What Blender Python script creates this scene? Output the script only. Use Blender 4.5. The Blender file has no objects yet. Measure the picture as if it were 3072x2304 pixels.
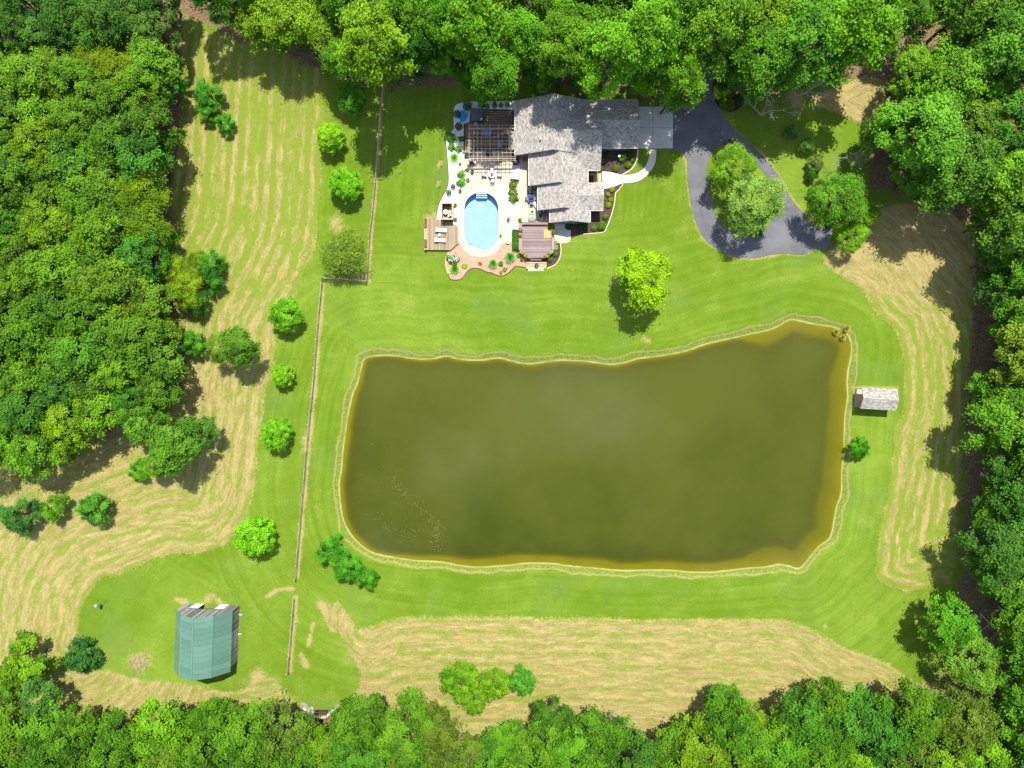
import bpy, bmesh, math, random
import numpy as np
from mathutils import Vector, Matrix
from mathutils.geometry import tessellate_polygon

SC = bpy.context.scene
COL = SC.collection
rnd = random.Random(7)
R = math.radians

# ---------------------------------------------------------------- camera, world, sun, exposure
CAM_H = 122.0          # flying height in metres
S = 0.058              # metres on the ground per photograph pixel (3072 wide)
cam = bpy.data.cameras.new('camera')
cam.sensor_width = 36.0
cam.lens = 18.0 / (1536 * S / CAM_H)
cam.clip_end = 6000
camo = bpy.data.objects.new('camera', cam)
camo.location = (0, 0, CAM_H)
COL.objects.link(camo)
SC.camera = camo

SUN_EL, SUN_AZ = 63.5, 9.5       # sun stands over the top edge of the picture, a little to the right
wd = bpy.data.worlds.new('World')
SC.world = wd
wd.use_nodes = True
wn = wd.node_tree
bg = wn.nodes['Background']
sky = wn.nodes.new('ShaderNodeTexSky')
sky.sky_type = 'NISHITA'
sky.sun_disc = False
sky.sun_elevation = R(SUN_EL)
sky.sun_rotation = R(SUN_AZ)
sky.altitude = 200
def wnode(typ, **props):
    n_ = wn.nodes.new('ShaderNode' + typ)
    for k_, v_ in props.items():
        setattr(n_, k_, v_)
    return n_


# thin fair weather clouds over the whole sky
tc = wnode('TexCoord')
sep = wnode('SeparateXYZ')
wn.links.new(tc.outputs['Generated'], sep.inputs[0])
zc = wnode('Math', operation='MAXIMUM')
zc.inputs[1].default_value = 0.08
wn.links.new(sep.outputs[2], zc.inputs[0])
dv = [wnode('Math', operation='DIVIDE') for _ in range(2)]
for i_ in range(2):
    wn.links.new(sep.outputs[i_], dv[i_].inputs[0])
    wn.links.new(zc.outputs[0], dv[i_].inputs[1])
cmb = wnode('CombineXYZ')
for i_ in range(2):
    wn.links.new(dv[i_].outputs[0], cmb.inputs[i_])
cn = wnode('TexNoise')
cn.inputs['Scale'].default_value = 4.2
cn.inputs['Detail'].default_value = 5
ofs = wnode('VectorMath', operation='ADD')
ofs.inputs[1].default_value = (-0.667, 0.448, 0)
wn.links.new(cmb.outputs[0], ofs.inputs[0])
wn.links.new(ofs.outputs[0], cn.inputs['Vector'])
cr_ = wnode('MapRange', interpolation_type='SMOOTHSTEP')
cr_.inputs[1].default_value = 0.5
cr_.inputs[2].default_value = 0.72
cr_.inputs[4].default_value = 0.9
wn.links.new(cn.outputs[0], cr_.inputs[0])
cm = wnode('Mix', data_type='RGBA')
cm.inputs[7].default_value = (14.0, 14.1, 14.5, 1)
wn.links.new(cr_.outputs[0], cm.inputs[0])
wn.links.new(sky.outputs[0], cm.inputs[6])
wn.links.new(cm.outputs[2], bg.inputs['Color'])
bg.inputs['Strength'].default_value = 0.125

sd = bpy.data.lights.new('sun', 'SUN')
sd.energy = 4.8
sd.angle = R(0.5)
sd.color = (1.0, 0.955, 0.87)
so = bpy.data.objects.new('sun', sd)
ca = math.cos(R(SUN_EL))
sun_dir = Vector((math.sin(R(SUN_AZ)) * ca, math.cos(R(SUN_AZ)) * ca, math.sin(R(SUN_EL))))
so.rotation_euler = (-sun_dir).to_track_quat('-Z', 'Y').to_euler()
so.location = (20, 100, 200)
COL.objects.link(so)

SC.view_settings.view_transform = 'Standard'
SC.view_settings.look = 'None'
SC.view_settings.exposure = 0.62
SC.view_settings.gamma = 1.0
SC.view_settings.use_curve_mapping = False
SC.cycles.max_bounces = 8
SC.cycles.transparent_max_bounces = 12
SC.cycles.diffuse_bounces = 3
SC.cycles.caustics_reflective = False
SC.cycles.caustics_refractive = False


def W(px, py, h=0.0):
    """Photograph pixel -> the point at height h above the ground seen there."""
    k = S * (1.0 - h / CAM_H)
    return ((px - 1536) * k, -(py - 1152) * k)


def WL(pts, h=0.0):
    return [W(a, b, h) for a, b in pts]


def zf(ox, oy, sc, pts):
    """Measurements taken in an enlarged crop -> photograph pixels."""
    return [(ox + a / sc, oy + b / sc) for a, b in pts]


def smooth(pts, n=6, closed=True):
    out = []
    m = len(pts)
    rng = range(m) if closed else range(m - 1)
    for i in rng:
        if closed:
            p0, p1, p2, p3 = pts[i - 1], pts[i], pts[(i + 1) % m], pts[(i + 2) % m]
        else:
            p0, p1, p2, p3 = pts[max(i - 1, 0)], pts[i], pts[i + 1], pts[min(i + 2, m - 1)]
        for k in range(n):
            t = k / n
            out.append(tuple(0.5 * (2 * p1[j] + (p2[j] - p0[j]) * t + (2 * p0[j] - 5 * p1[j] + 4 * p2[j] - p3[j]) * t * t
                                    + (3 * p1[j] - p0[j] - 3 * p2[j] + p3[j]) * t ** 3) for j in (0, 1)))
    if not closed:
        out.append(tuple(pts[-1]))
    return out


# ---------------------------------------------------------------- node helper and materials
class NT:
    def __init__(self, name):
        self.m = bpy.data.materials.new(name)
        self.m.use_nodes = True
        self.t = self.m.node_tree
        self.t.nodes.clear()
        self.out = self.t.nodes.new('ShaderNodeOutputMaterial')

    def n(self, typ, out=0, props=None, **ins):
        nd = self.t.nodes.new('ShaderNode' + typ)
        for k, v in (props or {}).items():
            setattr(nd, k, v)
        for k, v in ins.items():
            key = int(k[1:]) if k[0] == 'i' and k[1:].isdigit() else k.replace('_', ' ')
            self.set(nd.inputs[key], v)
        return nd.outputs[out] if out is not None else nd

    def set(self, sock, v):
        if isinstance(v, bpy.types.NodeSocket):
            self.t.links.new(v, sock)
        elif isinstance(v, (tuple, list)):
            sock.default_value = (*v, 1.0) if len(v) == 3 and sock.type == 'RGBA' else v
        else:
            sock.default_value = v

    def math(self, op, a, b=0.0, c=0.0, clamp=False):
        return self.n('Math', props={'operation': op, 'use_clamp': clamp}, i0=a, i1=b, i2=c)

    def mix(self, f, a, b, blend='MIX'):
        nd = self.t.nodes.new('ShaderNodeMix')
        nd.data_type = 'RGBA'
        nd.blend_type = blend
        self.set(nd.inputs[0], f)
        self.set(nd.inputs[6], a)
        self.set(nd.inputs[7], b)
        return nd.outputs[2]

    def ss(self, x, lo, hi, a=0.0, b=1.0):
        nd = self.t.nodes.new('ShaderNodeMapRange')
        nd.interpolation_type = 'SMOOTHSTEP'
        for i, v in enumerate((x, lo, hi, a, b)):
            self.set(nd.inputs[i], v)
        return nd.outputs[0]

    def attr(self, name):
        return self.n('Attribute', out=2, props={'attribute_name': name})

    def noise(self, scale, vec=None, detail=4.0, rough=0.55, out=0):
        kw = dict(Scale=scale, Detail=detail, Roughness=rough)
        if vec is not None:
            kw['Vector'] = vec
        return self.n('TexNoise', out=out, **kw)

    def pos(self):
        return self.n('NewGeometry', out=0)

    def obj(self):
        return self.n('TexCoord', out=3)

    def bsdf(self, col, rough=0.7, bump=None, bs=0.3, bd=0.02, spec=0.3, **kw):
        p = self.n('BsdfPrincipled', out=None)
        self.set(p.inputs['Base Color'], col)
        self.set(p.inputs['Roughness'], rough)
        self.set(p.inputs['Specular IOR Level'], spec)
        for k, v in kw.items():
            self.set(p.inputs[k.replace('_', ' ')], v)
        if bump is not None:
            b = self.n('Bump', Height=bump, Strength=bs, Distance=bd)
            self.t.links.new(b, p.inputs['Normal'])
        return p.outputs[0]

    def done(self, sh):
        self.t.links.new(sh, self.out.inputs['Surface'])
        return self.m


MAT = {}


def plain(name, col, rough=0.6, var=0.12, scale=6.0, bump=0.15, spec=0.3, metal=0.0, per_obj=0.0, stretch=None):
    """A painted / natural surface: colour with grain, wear and slight relief."""
    t = NT(name)
    v = t.obj()
    if stretch:
        v = t.n('VectorMath', props={'operation': 'MULTIPLY'}, i0=v, i1=stretch)
    a = t.noise(scale, v, 5)
    b = t.noise(scale * 0.13, t.pos(), 3)
    f = t.math('ADD', t.math('MULTIPLY', a, 0.6), t.math('MULTIPLY', b, 0.4))
    if per_obj:
        rn = t.n('ObjectInfo', out='Random')
        f = t.math('ADD', f, t.math('MULTIPLY', t.math('SUBTRACT', rn, 0.5), per_obj))
    c0 = tuple(max(0, x * (1 - 2.2 * var)) for x in col)
    c1 = tuple(min(1, x * (1 + 2.2 * var)) for x in col)
    c = t.mix(t.ss(f, 0.15, 0.85), c0, c1)
    MAT[name] = t.done(t.bsdf(c, rough, a, bump, 0.02, spec, Metallic=metal))
    return MAT[name]


plain('concrete_pale', (0.47, 0.43, 0.335), 0.85, 0.10, 3, 0.2, 0.2)
plain('concrete_walk', (0.60, 0.56, 0.47), 0.85, 0.07, 4, 0.2, 0.2)
plain('concrete_grey', (0.50, 0.50, 0.46), 0.85, 0.12, 2.2, 0.2, 0.2)
plain('stamped_concrete', (0.50, 0.425, 0.32), 0.8, 0.14, 1.6, 0.4, 0.2)
plain('flagstone', (0.58, 0.44, 0.26), 0.8, 0.15, 2, 0.3, 0.2, per_obj=0.5)
plain('coping_stone', (0.58, 0.50, 0.375), 0.75, 0.10, 3, 0.3, 0.2)
plain('brown_paver', (0.26, 0.205, 0.125), 0.85, 0.2, 3, 0.4, 0.2)
plain('paver_joint', (0.075, 0.06, 0.04), 0.95, 0.2, 9, 0.5, 0.1)
plain('white_paint', (0.78, 0.78, 0.76), 0.45, 0.04, 8, 0.05)
plain('white_fabric', (0.78, 0.78, 0.77), 0.9, 0.05, 30, 0.3)
plain('tan_board', (0.27, 0.205, 0.125), 0.75, 0.16, 3, 0.25, per_obj=0.5, stretch=(3, 14, 3))
plain('purple_board', (0.235, 0.175, 0.165), 0.7, 0.17, 3, 0.25, per_obj=0.5, stretch=(3, 14, 3))
plain('purple_trim', (0.26, 0.18, 0.155), 0.65, 0.12, 5, 0.2, per_obj=0.3)
plain('orange_plywood', (0.58, 0.32, 0.10), 0.6, 0.1, 3, 0.1)
plain('lattice_wood', (0.34, 0.28, 0.20), 0.8, 0.2, 5, 0.3, per_obj=0.6)
plain('pale_wood', (0.50, 0.38, 0.22), 0.75, 0.14, 4, 0.25, per_obj=0.3)
plain('weathered_wood', (0.37, 0.32, 0.25), 0.85, 0.2, 5, 0.35, per_obj=0.5)
plain('dark_wood', (0.055, 0.038, 0.026), 0.75, 0.2, 6, 0.25, per_obj=0.3)
plain('planter_soil', (0.16, 0.055, 0.03), 0.95, 0.3, 12, 0.7)
plain('barn_board', (0.27, 0.26, 0.255), 0.9, 0.2, 3, 0.4, per_obj=0.8, stretch=(8, 8, 0.7))
plain('barn_roof_paint', (0.100, 0.205, 0.150), 0.42, 0.085, 1.2, 0.05, 0.5, per_obj=0.35, stretch=(0.6, 3.0, 0.6))
plain('siding', (0.17, 0.165, 0.16), 0.7, 0.1, 6, 0.2)
plain('trim_paint', (0.62, 0.60, 0.55), 0.5, 0.06, 6, 0.1)
plain('roof_deck', (0.17, 0.155, 0.14), 0.9, 0.1, 6, 0.2)
plain('dark_metal', (0.02, 0.02, 0.022), 0.4, 0.2, 9, 0.1, 0.5)
plain('grey_metal', (0.30, 0.31, 0.32), 0.4, 0.1, 9, 0.1, 0.5)
plain('charcoal_cover', (0.075, 0.09, 0.11), 0.5, 0.12, 4, 0.15, 0.4)
plain('blue_plastic', (0.01, 0.30, 0.62), 0.3, 0.12, 2, 0.05, 0.5)
plain('blue_fabric', (0.18, 0.30, 0.50), 0.9, 0.1, 18, 0.3)
plain('navy_fabric', (0.02, 0.035, 0.09), 0.85, 0.15, 18, 0.3)
plain('blue_glaze', (0.015, 0.035, 0.20), 0.12, 0.15, 4, 0.05, 0.6)
plain('red_paint', (0.16, 0.012, 0.018), 0.4, 0.15, 5, 0.1, 0.5)
plain('red_plastic', (0.48, 0.12, 0.08), 0.5, 0.08, 6, 0.05)
plain('teal_glaze', (0.08, 0.30, 0.36), 0.3, 0.2, 6, 0.1)
plain('terracotta', (0.30, 0.10, 0.05), 0.8, 0.15, 8, 0.2)
plain('bark', (0.10, 0.075, 0.055), 0.95, 0.3, 7, 0.7)
plain('pale_bark', (0.36, 0.33, 0.30), 0.9, 0.15, 7, 0.5)
plain('edging', (0.12, 0.085, 0.05), 0.9, 0.2, 6, 0.3)
plain('edging_pale', (0.55, 0.45, 0.30), 0.9, 0.15, 6, 0.3)
plain('rubber', (0.012, 0.012, 0.012), 0.8, 0.1, 9, 0.2)
plain('straw', (0.55, 0.42, 0.22), 0.95, 0.2, 9, 0.6)
plain('dry_twig', (0.33, 0.26, 0.18), 0.95, 0.25, 9, 0.4)


def striped_fabric():
    t = NT('striped_fabric')
    v = t.obj()
    x = t.n('SeparateXYZ', out=0, Vector=v)
    s = t.math('SINE', t.math('MULTIPLY', x, 2 * math.pi / 0.15))
    c = t.mix(t.ss(s, 0.15, 0.45), (0.78, 0.77, 0.76), (0.12, 0.13, 0.19))
    MAT['striped_fabric'] = t.done(t.bsdf(c, 0.9, t.noise(40, v), 0.2, 0.01))


striped_fabric()


def granular(name, c0, c1, c2, scale, rough=0.95, bs=0.9, bd=0.05):
    t = NT(name)
    p = t.pos()
    v1 = t.n('TexVoronoi', out=1, Vector=p, Scale=scale)
    g = t.n('SeparateColor', out=0, Color=v1)
    h = t.n('TexVoronoi', out=0, Vector=p, Scale=scale)
    lo = t.noise(0.35, p, 4)
    c = t.mix(g, c0, c1)
    c = t.mix(t.ss(t.math('ADD', lo, t.math('MULTIPLY', t.noise(3.0, p), 0.5)), 0.55, 1.0), c, c2)
    MAT[name] = t.done(t.bsdf(c, rough, t.math('SUBTRACT', 1.0, h), bs, bd, 0.15))


granular('white_gravel', (0.60, 0.60, 0.60), (0.80, 0.79, 0.77), (0.70, 0.68, 0.64), 9)
granular('pink_gravel', (0.40, 0.18, 0.125), (0.62, 0.36, 0.27), (0.50, 0.27, 0.17), 7)
granular('mulch', (0.035, 0.026, 0.022), (0.105, 0.075, 0.060), (0.075, 0.055, 0.045), 8)
granular('riprap', (0.19, 0.185, 0.185), (0.36, 0.345, 0.335), (0.28, 0.27, 0.25), 2.2)


def asphalt():
    t = NT('asphalt')
    p = t.pos()
    a = t.noise(0.25, p, 5)
    b = t.noise(14, p, 3)
    c = t.mix(t.ss(a, 0.3, 0.72), (0.105, 0.107, 0.119), (0.165, 0.165, 0.177))
    c = t.mix(t.math('MULTIPLY', b, 0.5), c, (0.13, 0.13, 0.14))
    cr = t.n('TexVoronoi', out=0, props={'feature': 'DISTANCE_TO_EDGE'}, Vector=t.n('VectorMath', props={'operation': 'ADD'}, i0=p, i1=t.n('VectorMath', props={'operation': 'SCALE'}, i0=t.noise(0.6, p, 4, out=1), Scale=1.6)), Scale=0.16)
    c = t.mix(t.math('MULTIPLY', t.ss(cr, 0.0, 0.012, 1.0, 0.0), 0.45), c, (0.05, 0.05, 0.055))
    st = t.ss(t.noise(0.9, p, 6, 0.7), 0.62, 0.75)
    c = t.mix(t.math('MULTIPLY', st, 0.3), c, (0.21, 0.20, 0.19))
    MAT['asphalt'] = t.done(t.bsdf(c, 0.85, b, 0.5, 0.01, 0.25))


asphalt()


def shingles():
    t = NT('roof_shingle')
    tone = t.attr('tone')
    p = t.pos()
    nz = t.noise(1.1, p, 4)
    c = t.mix(t.ss(t.math('ADD', t.math('MULTIPLY', tone, 0.85), t.math('MULTIPLY', nz, 0.15)), -0.1, 1.05), (0.185, 0.170, 0.150), (0.43, 0.402, 0.360))
    c = t.mix(t.math('MULTIPLY', t.ss(t.noise(0.35, p, 3), 0.5, 0.75), 0.1), c, (0.33, 0.31, 0.29))
    MAT['roof_shingle'] = t.done(t.bsdf(c, 0.9, t.noise(30, p), 0.3, 0.01, 0.2))


shingles()


def ground_material():
    """Mown lawn, cut hay in windrows, leaf litter, worn turf and the pond bank; the regions come from distances stored on the mesh."""
    t = NT('ground')
    p = t.pos()
    hay, pond, lit, worn, mow, dry = (t.attr(k) for k in ('hay', 'pond', 'litter', 'worn', 'mow', 'dry'))
    rowd = t.attr('rowd')
    sx = t.n('SeparateXYZ', out=None, Vector=p)
    px, py = sx.outputs[0], sx.outputs[1]
    n_lo = t.noise(0.045, p, 3)
    n_md = t.noise(0.33, p, 5, 0.6)
    n_hi = t.noise(2.6, p, 6, 0.7)
    n_gr = t.noise(9.0, p, 4, 0.7)
    # mown lawn: streaks follow the mower
    mv = t.n('CombineXYZ', X=t.math('MULTIPLY', mow, 1.15), Y=t.math('MULTIPLY', px, 0.035), Z=t.math('MULTIPLY', py, 0.035))
    streak = t.noise(1.0, mv, 3, 0.5)
    f = t.math('ADD', t.math('MULTIPLY', n_lo, 0.55), t.math('MULTIPLY', streak, 0.36))
    f = t.math('ADD', f, t.math('MULTIPLY', n_md, 0.35))
    f = t.math('ADD', f, t.math('MULTIPLY', n_hi, 0.42))
    f = t.math('ADD', f, t.math('MULTIPLY', n_gr, 0.22))
    lawn = t.mix(t.ss(f, 0.74, 1.30), (0.089, 0.161, 0.005), (0.190, 0.276, 0.033))
    pale = t.ss(t.math('ADD', t.noise(0.12, p, 5, 0.6), t.math('MULTIPLY', t.math('SUBTRACT', n_hi, 0.5), 0.35)), 0.56, 0.74)
    lawn = t.mix(t.math('MULTIPLY', pale, 0.45), lawn, (0.245, 0.27, 0.060))
    cool = t.ss(t.noise(0.07, t.n('VectorMath', props={'operation': 'ADD'}, i0=p, i1=(31.0, 9.0, 0)), 4), 0.5, 0.68)
    lawn = t.mix(t.math('MULTIPLY', cool, 0.5), lawn, (0.108, 0.178, 0.032))
    clo = t.ss(t.math('ADD', t.noise(0.5, t.n('VectorMath', props={'operation': 'ADD'}, i0=p, i1=(7.0, 51.0, 0)), 5, 0.65), t.math('MULTIPLY', t.math('SUBTRACT', n_gr, 0.5), 0.4)), 0.56, 0.72)
    lawn = t.mix(t.math('MULTIPLY', clo, 0.38), lawn, (0.066, 0.135, 0.012))
    spk = t.ss(t.n('TexVoronoi', out=0, Vector=p, Scale=0.75), 0.0, 0.09, 1.0, 0.0)
    lawn = t.mix(t.math('MULTIPLY', t.math('MULTIPLY', spk, t.ss(n_md, 0.5, 0.6)), 0.7), lawn, (0.42, 0.44, 0.16))
    wf = t.math('MULTIPLY', t.ss(t.math('ADD', worn, t.math('MULTIPLY', t.math('SUBTRACT', t.math('ADD', t.math('MULTIPLY', n_hi, 0.6), t.math('MULTIPLY', n_md, 0.6)), 0.6), 2.6)), 0.25, 1.1), 0.85)
    lawn = t.mix(wf, lawn, t.mix(n_hi, (0.27, 0.19, 0.07), (0.44, 0.34, 0.16)))
    # cut hay: straw lying in rows, green stubble between
    wrp = t.n('SeparateXYZ', out=None, Vector=t.n('VectorMath', props={'operation': 'SCALE'}, i0=t.noise(0.35, p, 3, out=1), Scale=1.5))
    hv = t.n('CombineXYZ', X=t.math('ADD', t.math('MULTIPLY', rowd, 1.7), wrp.outputs[0]), Y=t.math('ADD', t.math('MULTIPLY', px, 0.36), wrp.outputs[1]), Z=t.math('MULTIPLY', py, 0.36))
    hs = t.noise(1.0, hv, 6, 0.65)
    ph = t.math('ADD', t.math('MULTIPLY', rowd, 2 * math.pi / 1.95), t.math('MULTIPLY', t.noise(0.11, p, 4), 5.5))
    ph2 = t.math('ADD', t.math('MULTIPLY', rowd, 2 * math.pi / 2.75), t.math('MULTIPLY', t.noise(0.07, p, 3), 9.0))
    ra = t.ss(t.noise(0.2, p, 3), 0.38, 0.62)
    row = t.math('ADD', t.math('MULTIPLY', t.math('MULTIPLY_ADD', t.math('SINE', ph), 0.5, 0.5), t.math('MULTIPLY_ADD', ra, 0.8, 0.35)), t.math('MULTIPLY', t.math('MULTIPLY_ADD', t.math('SINE', ph2), 0.5, 0.5), t.math('SUBTRACT', 0.5, t.math('MULTIPLY', ra, 0.4))))
    g = t.math('ADD', t.math('MULTIPLY', row, t.math('SUBTRACT', 0.40, t.math('MULTIPLY', dry, 0.55))), t.math('MULTIPLY', hs, 0.8))
    g = t.math('ADD', g, t.math('MULTIPLY', n_hi, 0.45))
    g = t.math('ADD', g, t.math('MULTIPLY', n_md, 0.85))
    g = t.math('ADD', g, t.math('MULTIPLY', n_lo, 0.35))
    g = t.math('ADD', g, dry)
    straw = t.mix(t.ss(t.math('ADD', hs, t.math('MULTIPLY', n_hi, 0.7)), 0.55, 1.15), (0.205, 0.170, 0.062), (0.375, 0.308, 0.122))
    straw = t.mix(t.math('MULTIPLY', t.ss(n_md, 0.5, 0.75), 0.6), straw, (0.30, 0.265, 0.062))
    bv = t.n('CombineXYZ', X=t.math('MULTIPLY', rowd, 3.4), Y=t.math('ADD', t.math('MULTIPLY', px, 0.25), 40.0), Z=t.math('MULTIPLY', py, 0.25))
    straw = t.mix(t.math('MULTIPLY', t.ss(t.math('ADD', t.noise(1.0, bv, 5, 0.65), t.math('MULTIPLY', n_md, 0.35)), 0.70, 0.86), 0.55), straw, (0.20, 0.135, 0.055))
    stub = t.mix(n_hi, (0.10, 0.160, 0.008), (0.225, 0.275, 0.040))
    hayc = t.mix(t.ss(g, 1.20, 1.72), stub, straw)
    fac = t.ss(t.math('ADD', hay, t.math('MULTIPLY', t.math('SUBTRACT', t.math('ADD', t.math('MULTIPLY', n_hi, 0.6), t.math('MULTIPLY', n_md, 0.4)), 0.5), 3.4)), -0.25, 0.35)
    c = t.mix(fac, lawn, hayc)
    # leaf litter under the woods
    lc = t.mix(t.ss(n_hi, 0.3, 0.7), (0.085, 0.055, 0.032), (0.26, 0.18, 0.10))
    lc = t.mix(t.math('MULTIPLY', t.ss(n_md, 0.5, 0.7), 0.5), lc, (0.07, 0.11, 0.02))
    lf = t.ss(t.math('ADD', lit, t.math('MULTIPLY', t.math('SUBTRACT', n_md, 0.5), 5.0)), -0.5, 0.8)
    c = t.mix(lf, c, lc)
    # pond bank
    pw = t.math('ADD', pond, t.math('MULTIPLY', t.math('SUBTRACT', t.math('ADD', n_md, t.noise(0.11, p, 3)), 1.0), 1.5))
    rough = t.mix(t.ss(t.math('ADD', n_hi, t.math('MULTIPLY', n_gr, 0.4)), 0.5, 0.95), (0.085, 0.14, 0.010), (0.25, 0.27, 0.065))
    bankc = t.mix(t.ss(t.math('ABSOLUTE', t.math('SUBTRACT', pw, 1.0)), 0.05, 0.25, 0.6, 0.0), rough, (0.33, 0.27, 0.12))
    c = t.mix(t.math('MULTIPLY', t.ss(pw, 1.0, 1.4, 1.0, 0.0), 0.8), c, bankc)
    mud = t.mix(n_hi, (0.27, 0.25, 0.085), (0.39, 0.37, 0.16))
    c = t.mix(t.ss(t.math('ADD', pond, t.math('MULTIPLY', t.math('ADD', t.math('SUBTRACT', n_hi, 0.5), t.math('SUBTRACT', n_md, 0.5)), 0.5)), 0.0, 0.28, 1.0, 0.0), c, mud)
    bed = t.mix(n_md, (0.175, 0.172, 0.006), (0.255, 0.242, 0.010))
    c = t.mix(t.ss(pond, -0.25, 0.02, 1.0, 0.0), c, bed)
    h = t.math('ADD', t.math('MULTIPLY', n_hi, 0.7), t.math('MULTIPLY', n_gr, 0.5))
    h = t.math('ADD', h, t.math('MULTIPLY', t.math('MULTIPLY', fac, hs), 1.4))
    MAT['ground'] = t.done(t.bsdf(c, 0.95, h, 0.45, 0.12, 0.12))


ground_material()


def leaf_material(name, transl=0.33, noise_s=0.5, gain=1.0):
    t = NT(name)
    oi = t.n('ObjectInfo', out=None)
    col = oi.outputs['Color']
    tone = t.attr('tone')
    nz = t.noise(noise_s, t.pos(), 3)
    f = t.math('ADD', t.math('MULTIPLY', tone, 0.75), t.math('MULTIPLY', nz, 0.5))
    c = t.mix(t.ss(f, 0.2, 1.05), t.mix(1.0, col, (0.48, 0.69, 0.46), 'MULTIPLY'), t.mix(1.0, col, (2.8 * gain, 2.8 * gain, 1.6), 'MULTIPLY'))
    d = t.n('BsdfDiffuse', Color=c)
    tr = t.n('BsdfTranslucent', Color=t.mix(1.0, c, (1.12, 1.2, 0.5), 'MULTIPLY'))
    s = t.n('MixShader', i0=transl, i1=d, i2=tr)
    gl = t.n('BsdfGlossy', Color=(1, 1, 1), Roughness=0.42)
    fr = t.n('Fresnel', IOR=1.35)
    MAT[name] = t.done(t.n('MixShader', i0=t.math('MULTIPLY', fr, 0.22), i1=s, i2=gl))


leaf_material('leaf')
leaf_material('bush_leaf', 0.25, 3.0)


def pond_water():
    t = NT('pond_water')
    p = t.pos()
    dep = t.attr('depth')
    sx = t.n('SeparateXYZ', out=1, Vector=p)
    n = t.noise(0.05, p, 4)
    dens = t.math('SUBTRACT', 1.0, t.math('POWER', 0.10, t.math('MULTIPLY', t.math('ADD', dep, 0.055), t.math('ADD', 0.75, n))))
    c = t.mix(t.ss(t.math('ADD', n, t.math('MULTIPLY', t.noise(0.5, p, 3), 0.2)), 0.35, 0.8), (0.036, 0.049, 0.0024), (0.058, 0.070, 0.0055))
    c = t.mix(t.ss(t.math('ADD', sx, t.math('MULTIPLY', n, 40.0)), -20.0, 42.0), c, (0.070, 0.080, 0.0085))  # sky reflection painted into the water colour, paler towards the house end
    mk = t.n('BsdfDiffuse', Color=c)
    tr = t.n('BsdfTransparent', Color=(0.97, 0.95, 0.5))
    body = t.n('MixShader', i0=dens, i1=tr, i2=mk)
    wv = t.n('Bump', Height=t.math('ADD', t.noise(3.0, p, 3), t.math('MULTIPLY', t.noise(0.8, p, 2), 2.0)), Strength=0.03, Distance=0.05)
    gl = t.n('BsdfGlossy', Color=(1, 1, 1), Roughness=0.03, Normal=wv)
    fr = t.n('Fresnel', IOR=1.333, Normal=wv)
    MAT['pond_water'] = t.done(t.n('MixShader', i0=fr, i1=body, i2=gl))


pond_water()


def pool_mats():
    t = NT('pool_water')
    p = t.pos()
    h = t.math('ADD', t.noise(2.2, p, 3), t.math('MULTIPLY', t.noise(6.0, p, 2), 0.4))
    wv = t.n('Bump', Height=h, Strength=0.35, Distance=0.06)
    tr = t.n('BsdfTransparent', Color=(0.66, 0.89, 0.985))
    gl = t.n('BsdfGlossy', Color=(1, 1, 1), Roughness=0.05, Normal=wv)
    fr = t.n('Fresnel', IOR=1.333, Normal=wv)
    MAT['pool_water'] = t.done(t.n('MixShader', i0=fr, i1=tr, i2=gl))
    t = NT('pool_liner_caustics')   # vinyl floor with rippling caustic light painted in as a pale mottle
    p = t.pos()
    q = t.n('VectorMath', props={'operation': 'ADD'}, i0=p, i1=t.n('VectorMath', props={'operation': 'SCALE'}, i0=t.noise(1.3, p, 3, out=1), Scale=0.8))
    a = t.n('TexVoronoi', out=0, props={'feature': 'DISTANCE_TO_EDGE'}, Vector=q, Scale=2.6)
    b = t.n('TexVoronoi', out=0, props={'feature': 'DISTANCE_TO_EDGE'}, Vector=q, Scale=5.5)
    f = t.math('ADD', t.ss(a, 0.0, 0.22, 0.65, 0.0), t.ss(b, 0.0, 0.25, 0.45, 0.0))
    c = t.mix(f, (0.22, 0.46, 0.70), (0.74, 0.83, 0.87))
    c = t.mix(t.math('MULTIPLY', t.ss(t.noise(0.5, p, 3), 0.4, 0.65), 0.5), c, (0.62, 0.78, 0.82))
    MAT['pool_liner_caustics'] = t.done(t.bsdf(c, 0.5))


pool_mats()
plain('pool_wall', (0.015, 0.20, 0.55), 0.5, 0.08, 4, 0.05)


def glass_mat():
    t = NT('table_glass')
    tr = t.n('BsdfTransparent', Color=(0.80, 0.88, 0.84))
    d = t.n('BsdfDiffuse', Color=(0.55, 0.58, 0.50))
    gl = t.n('BsdfGlossy', Color=(1, 1, 1), Roughness=0.03)
    s = t.n('MixShader', i0=0.35, i1=tr, i2=d)
    MAT['table_glass'] = t.done(t.n('MixShader', i0=t.n('Fresnel', IOR=1.5), i1=s, i2=gl))
    t = NT('window_glass')
    MAT['window_glass'] = t.done(t.bsdf((0.02, 0.025, 0.03), 0.05, spec=0.6))


glass_mat()


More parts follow.
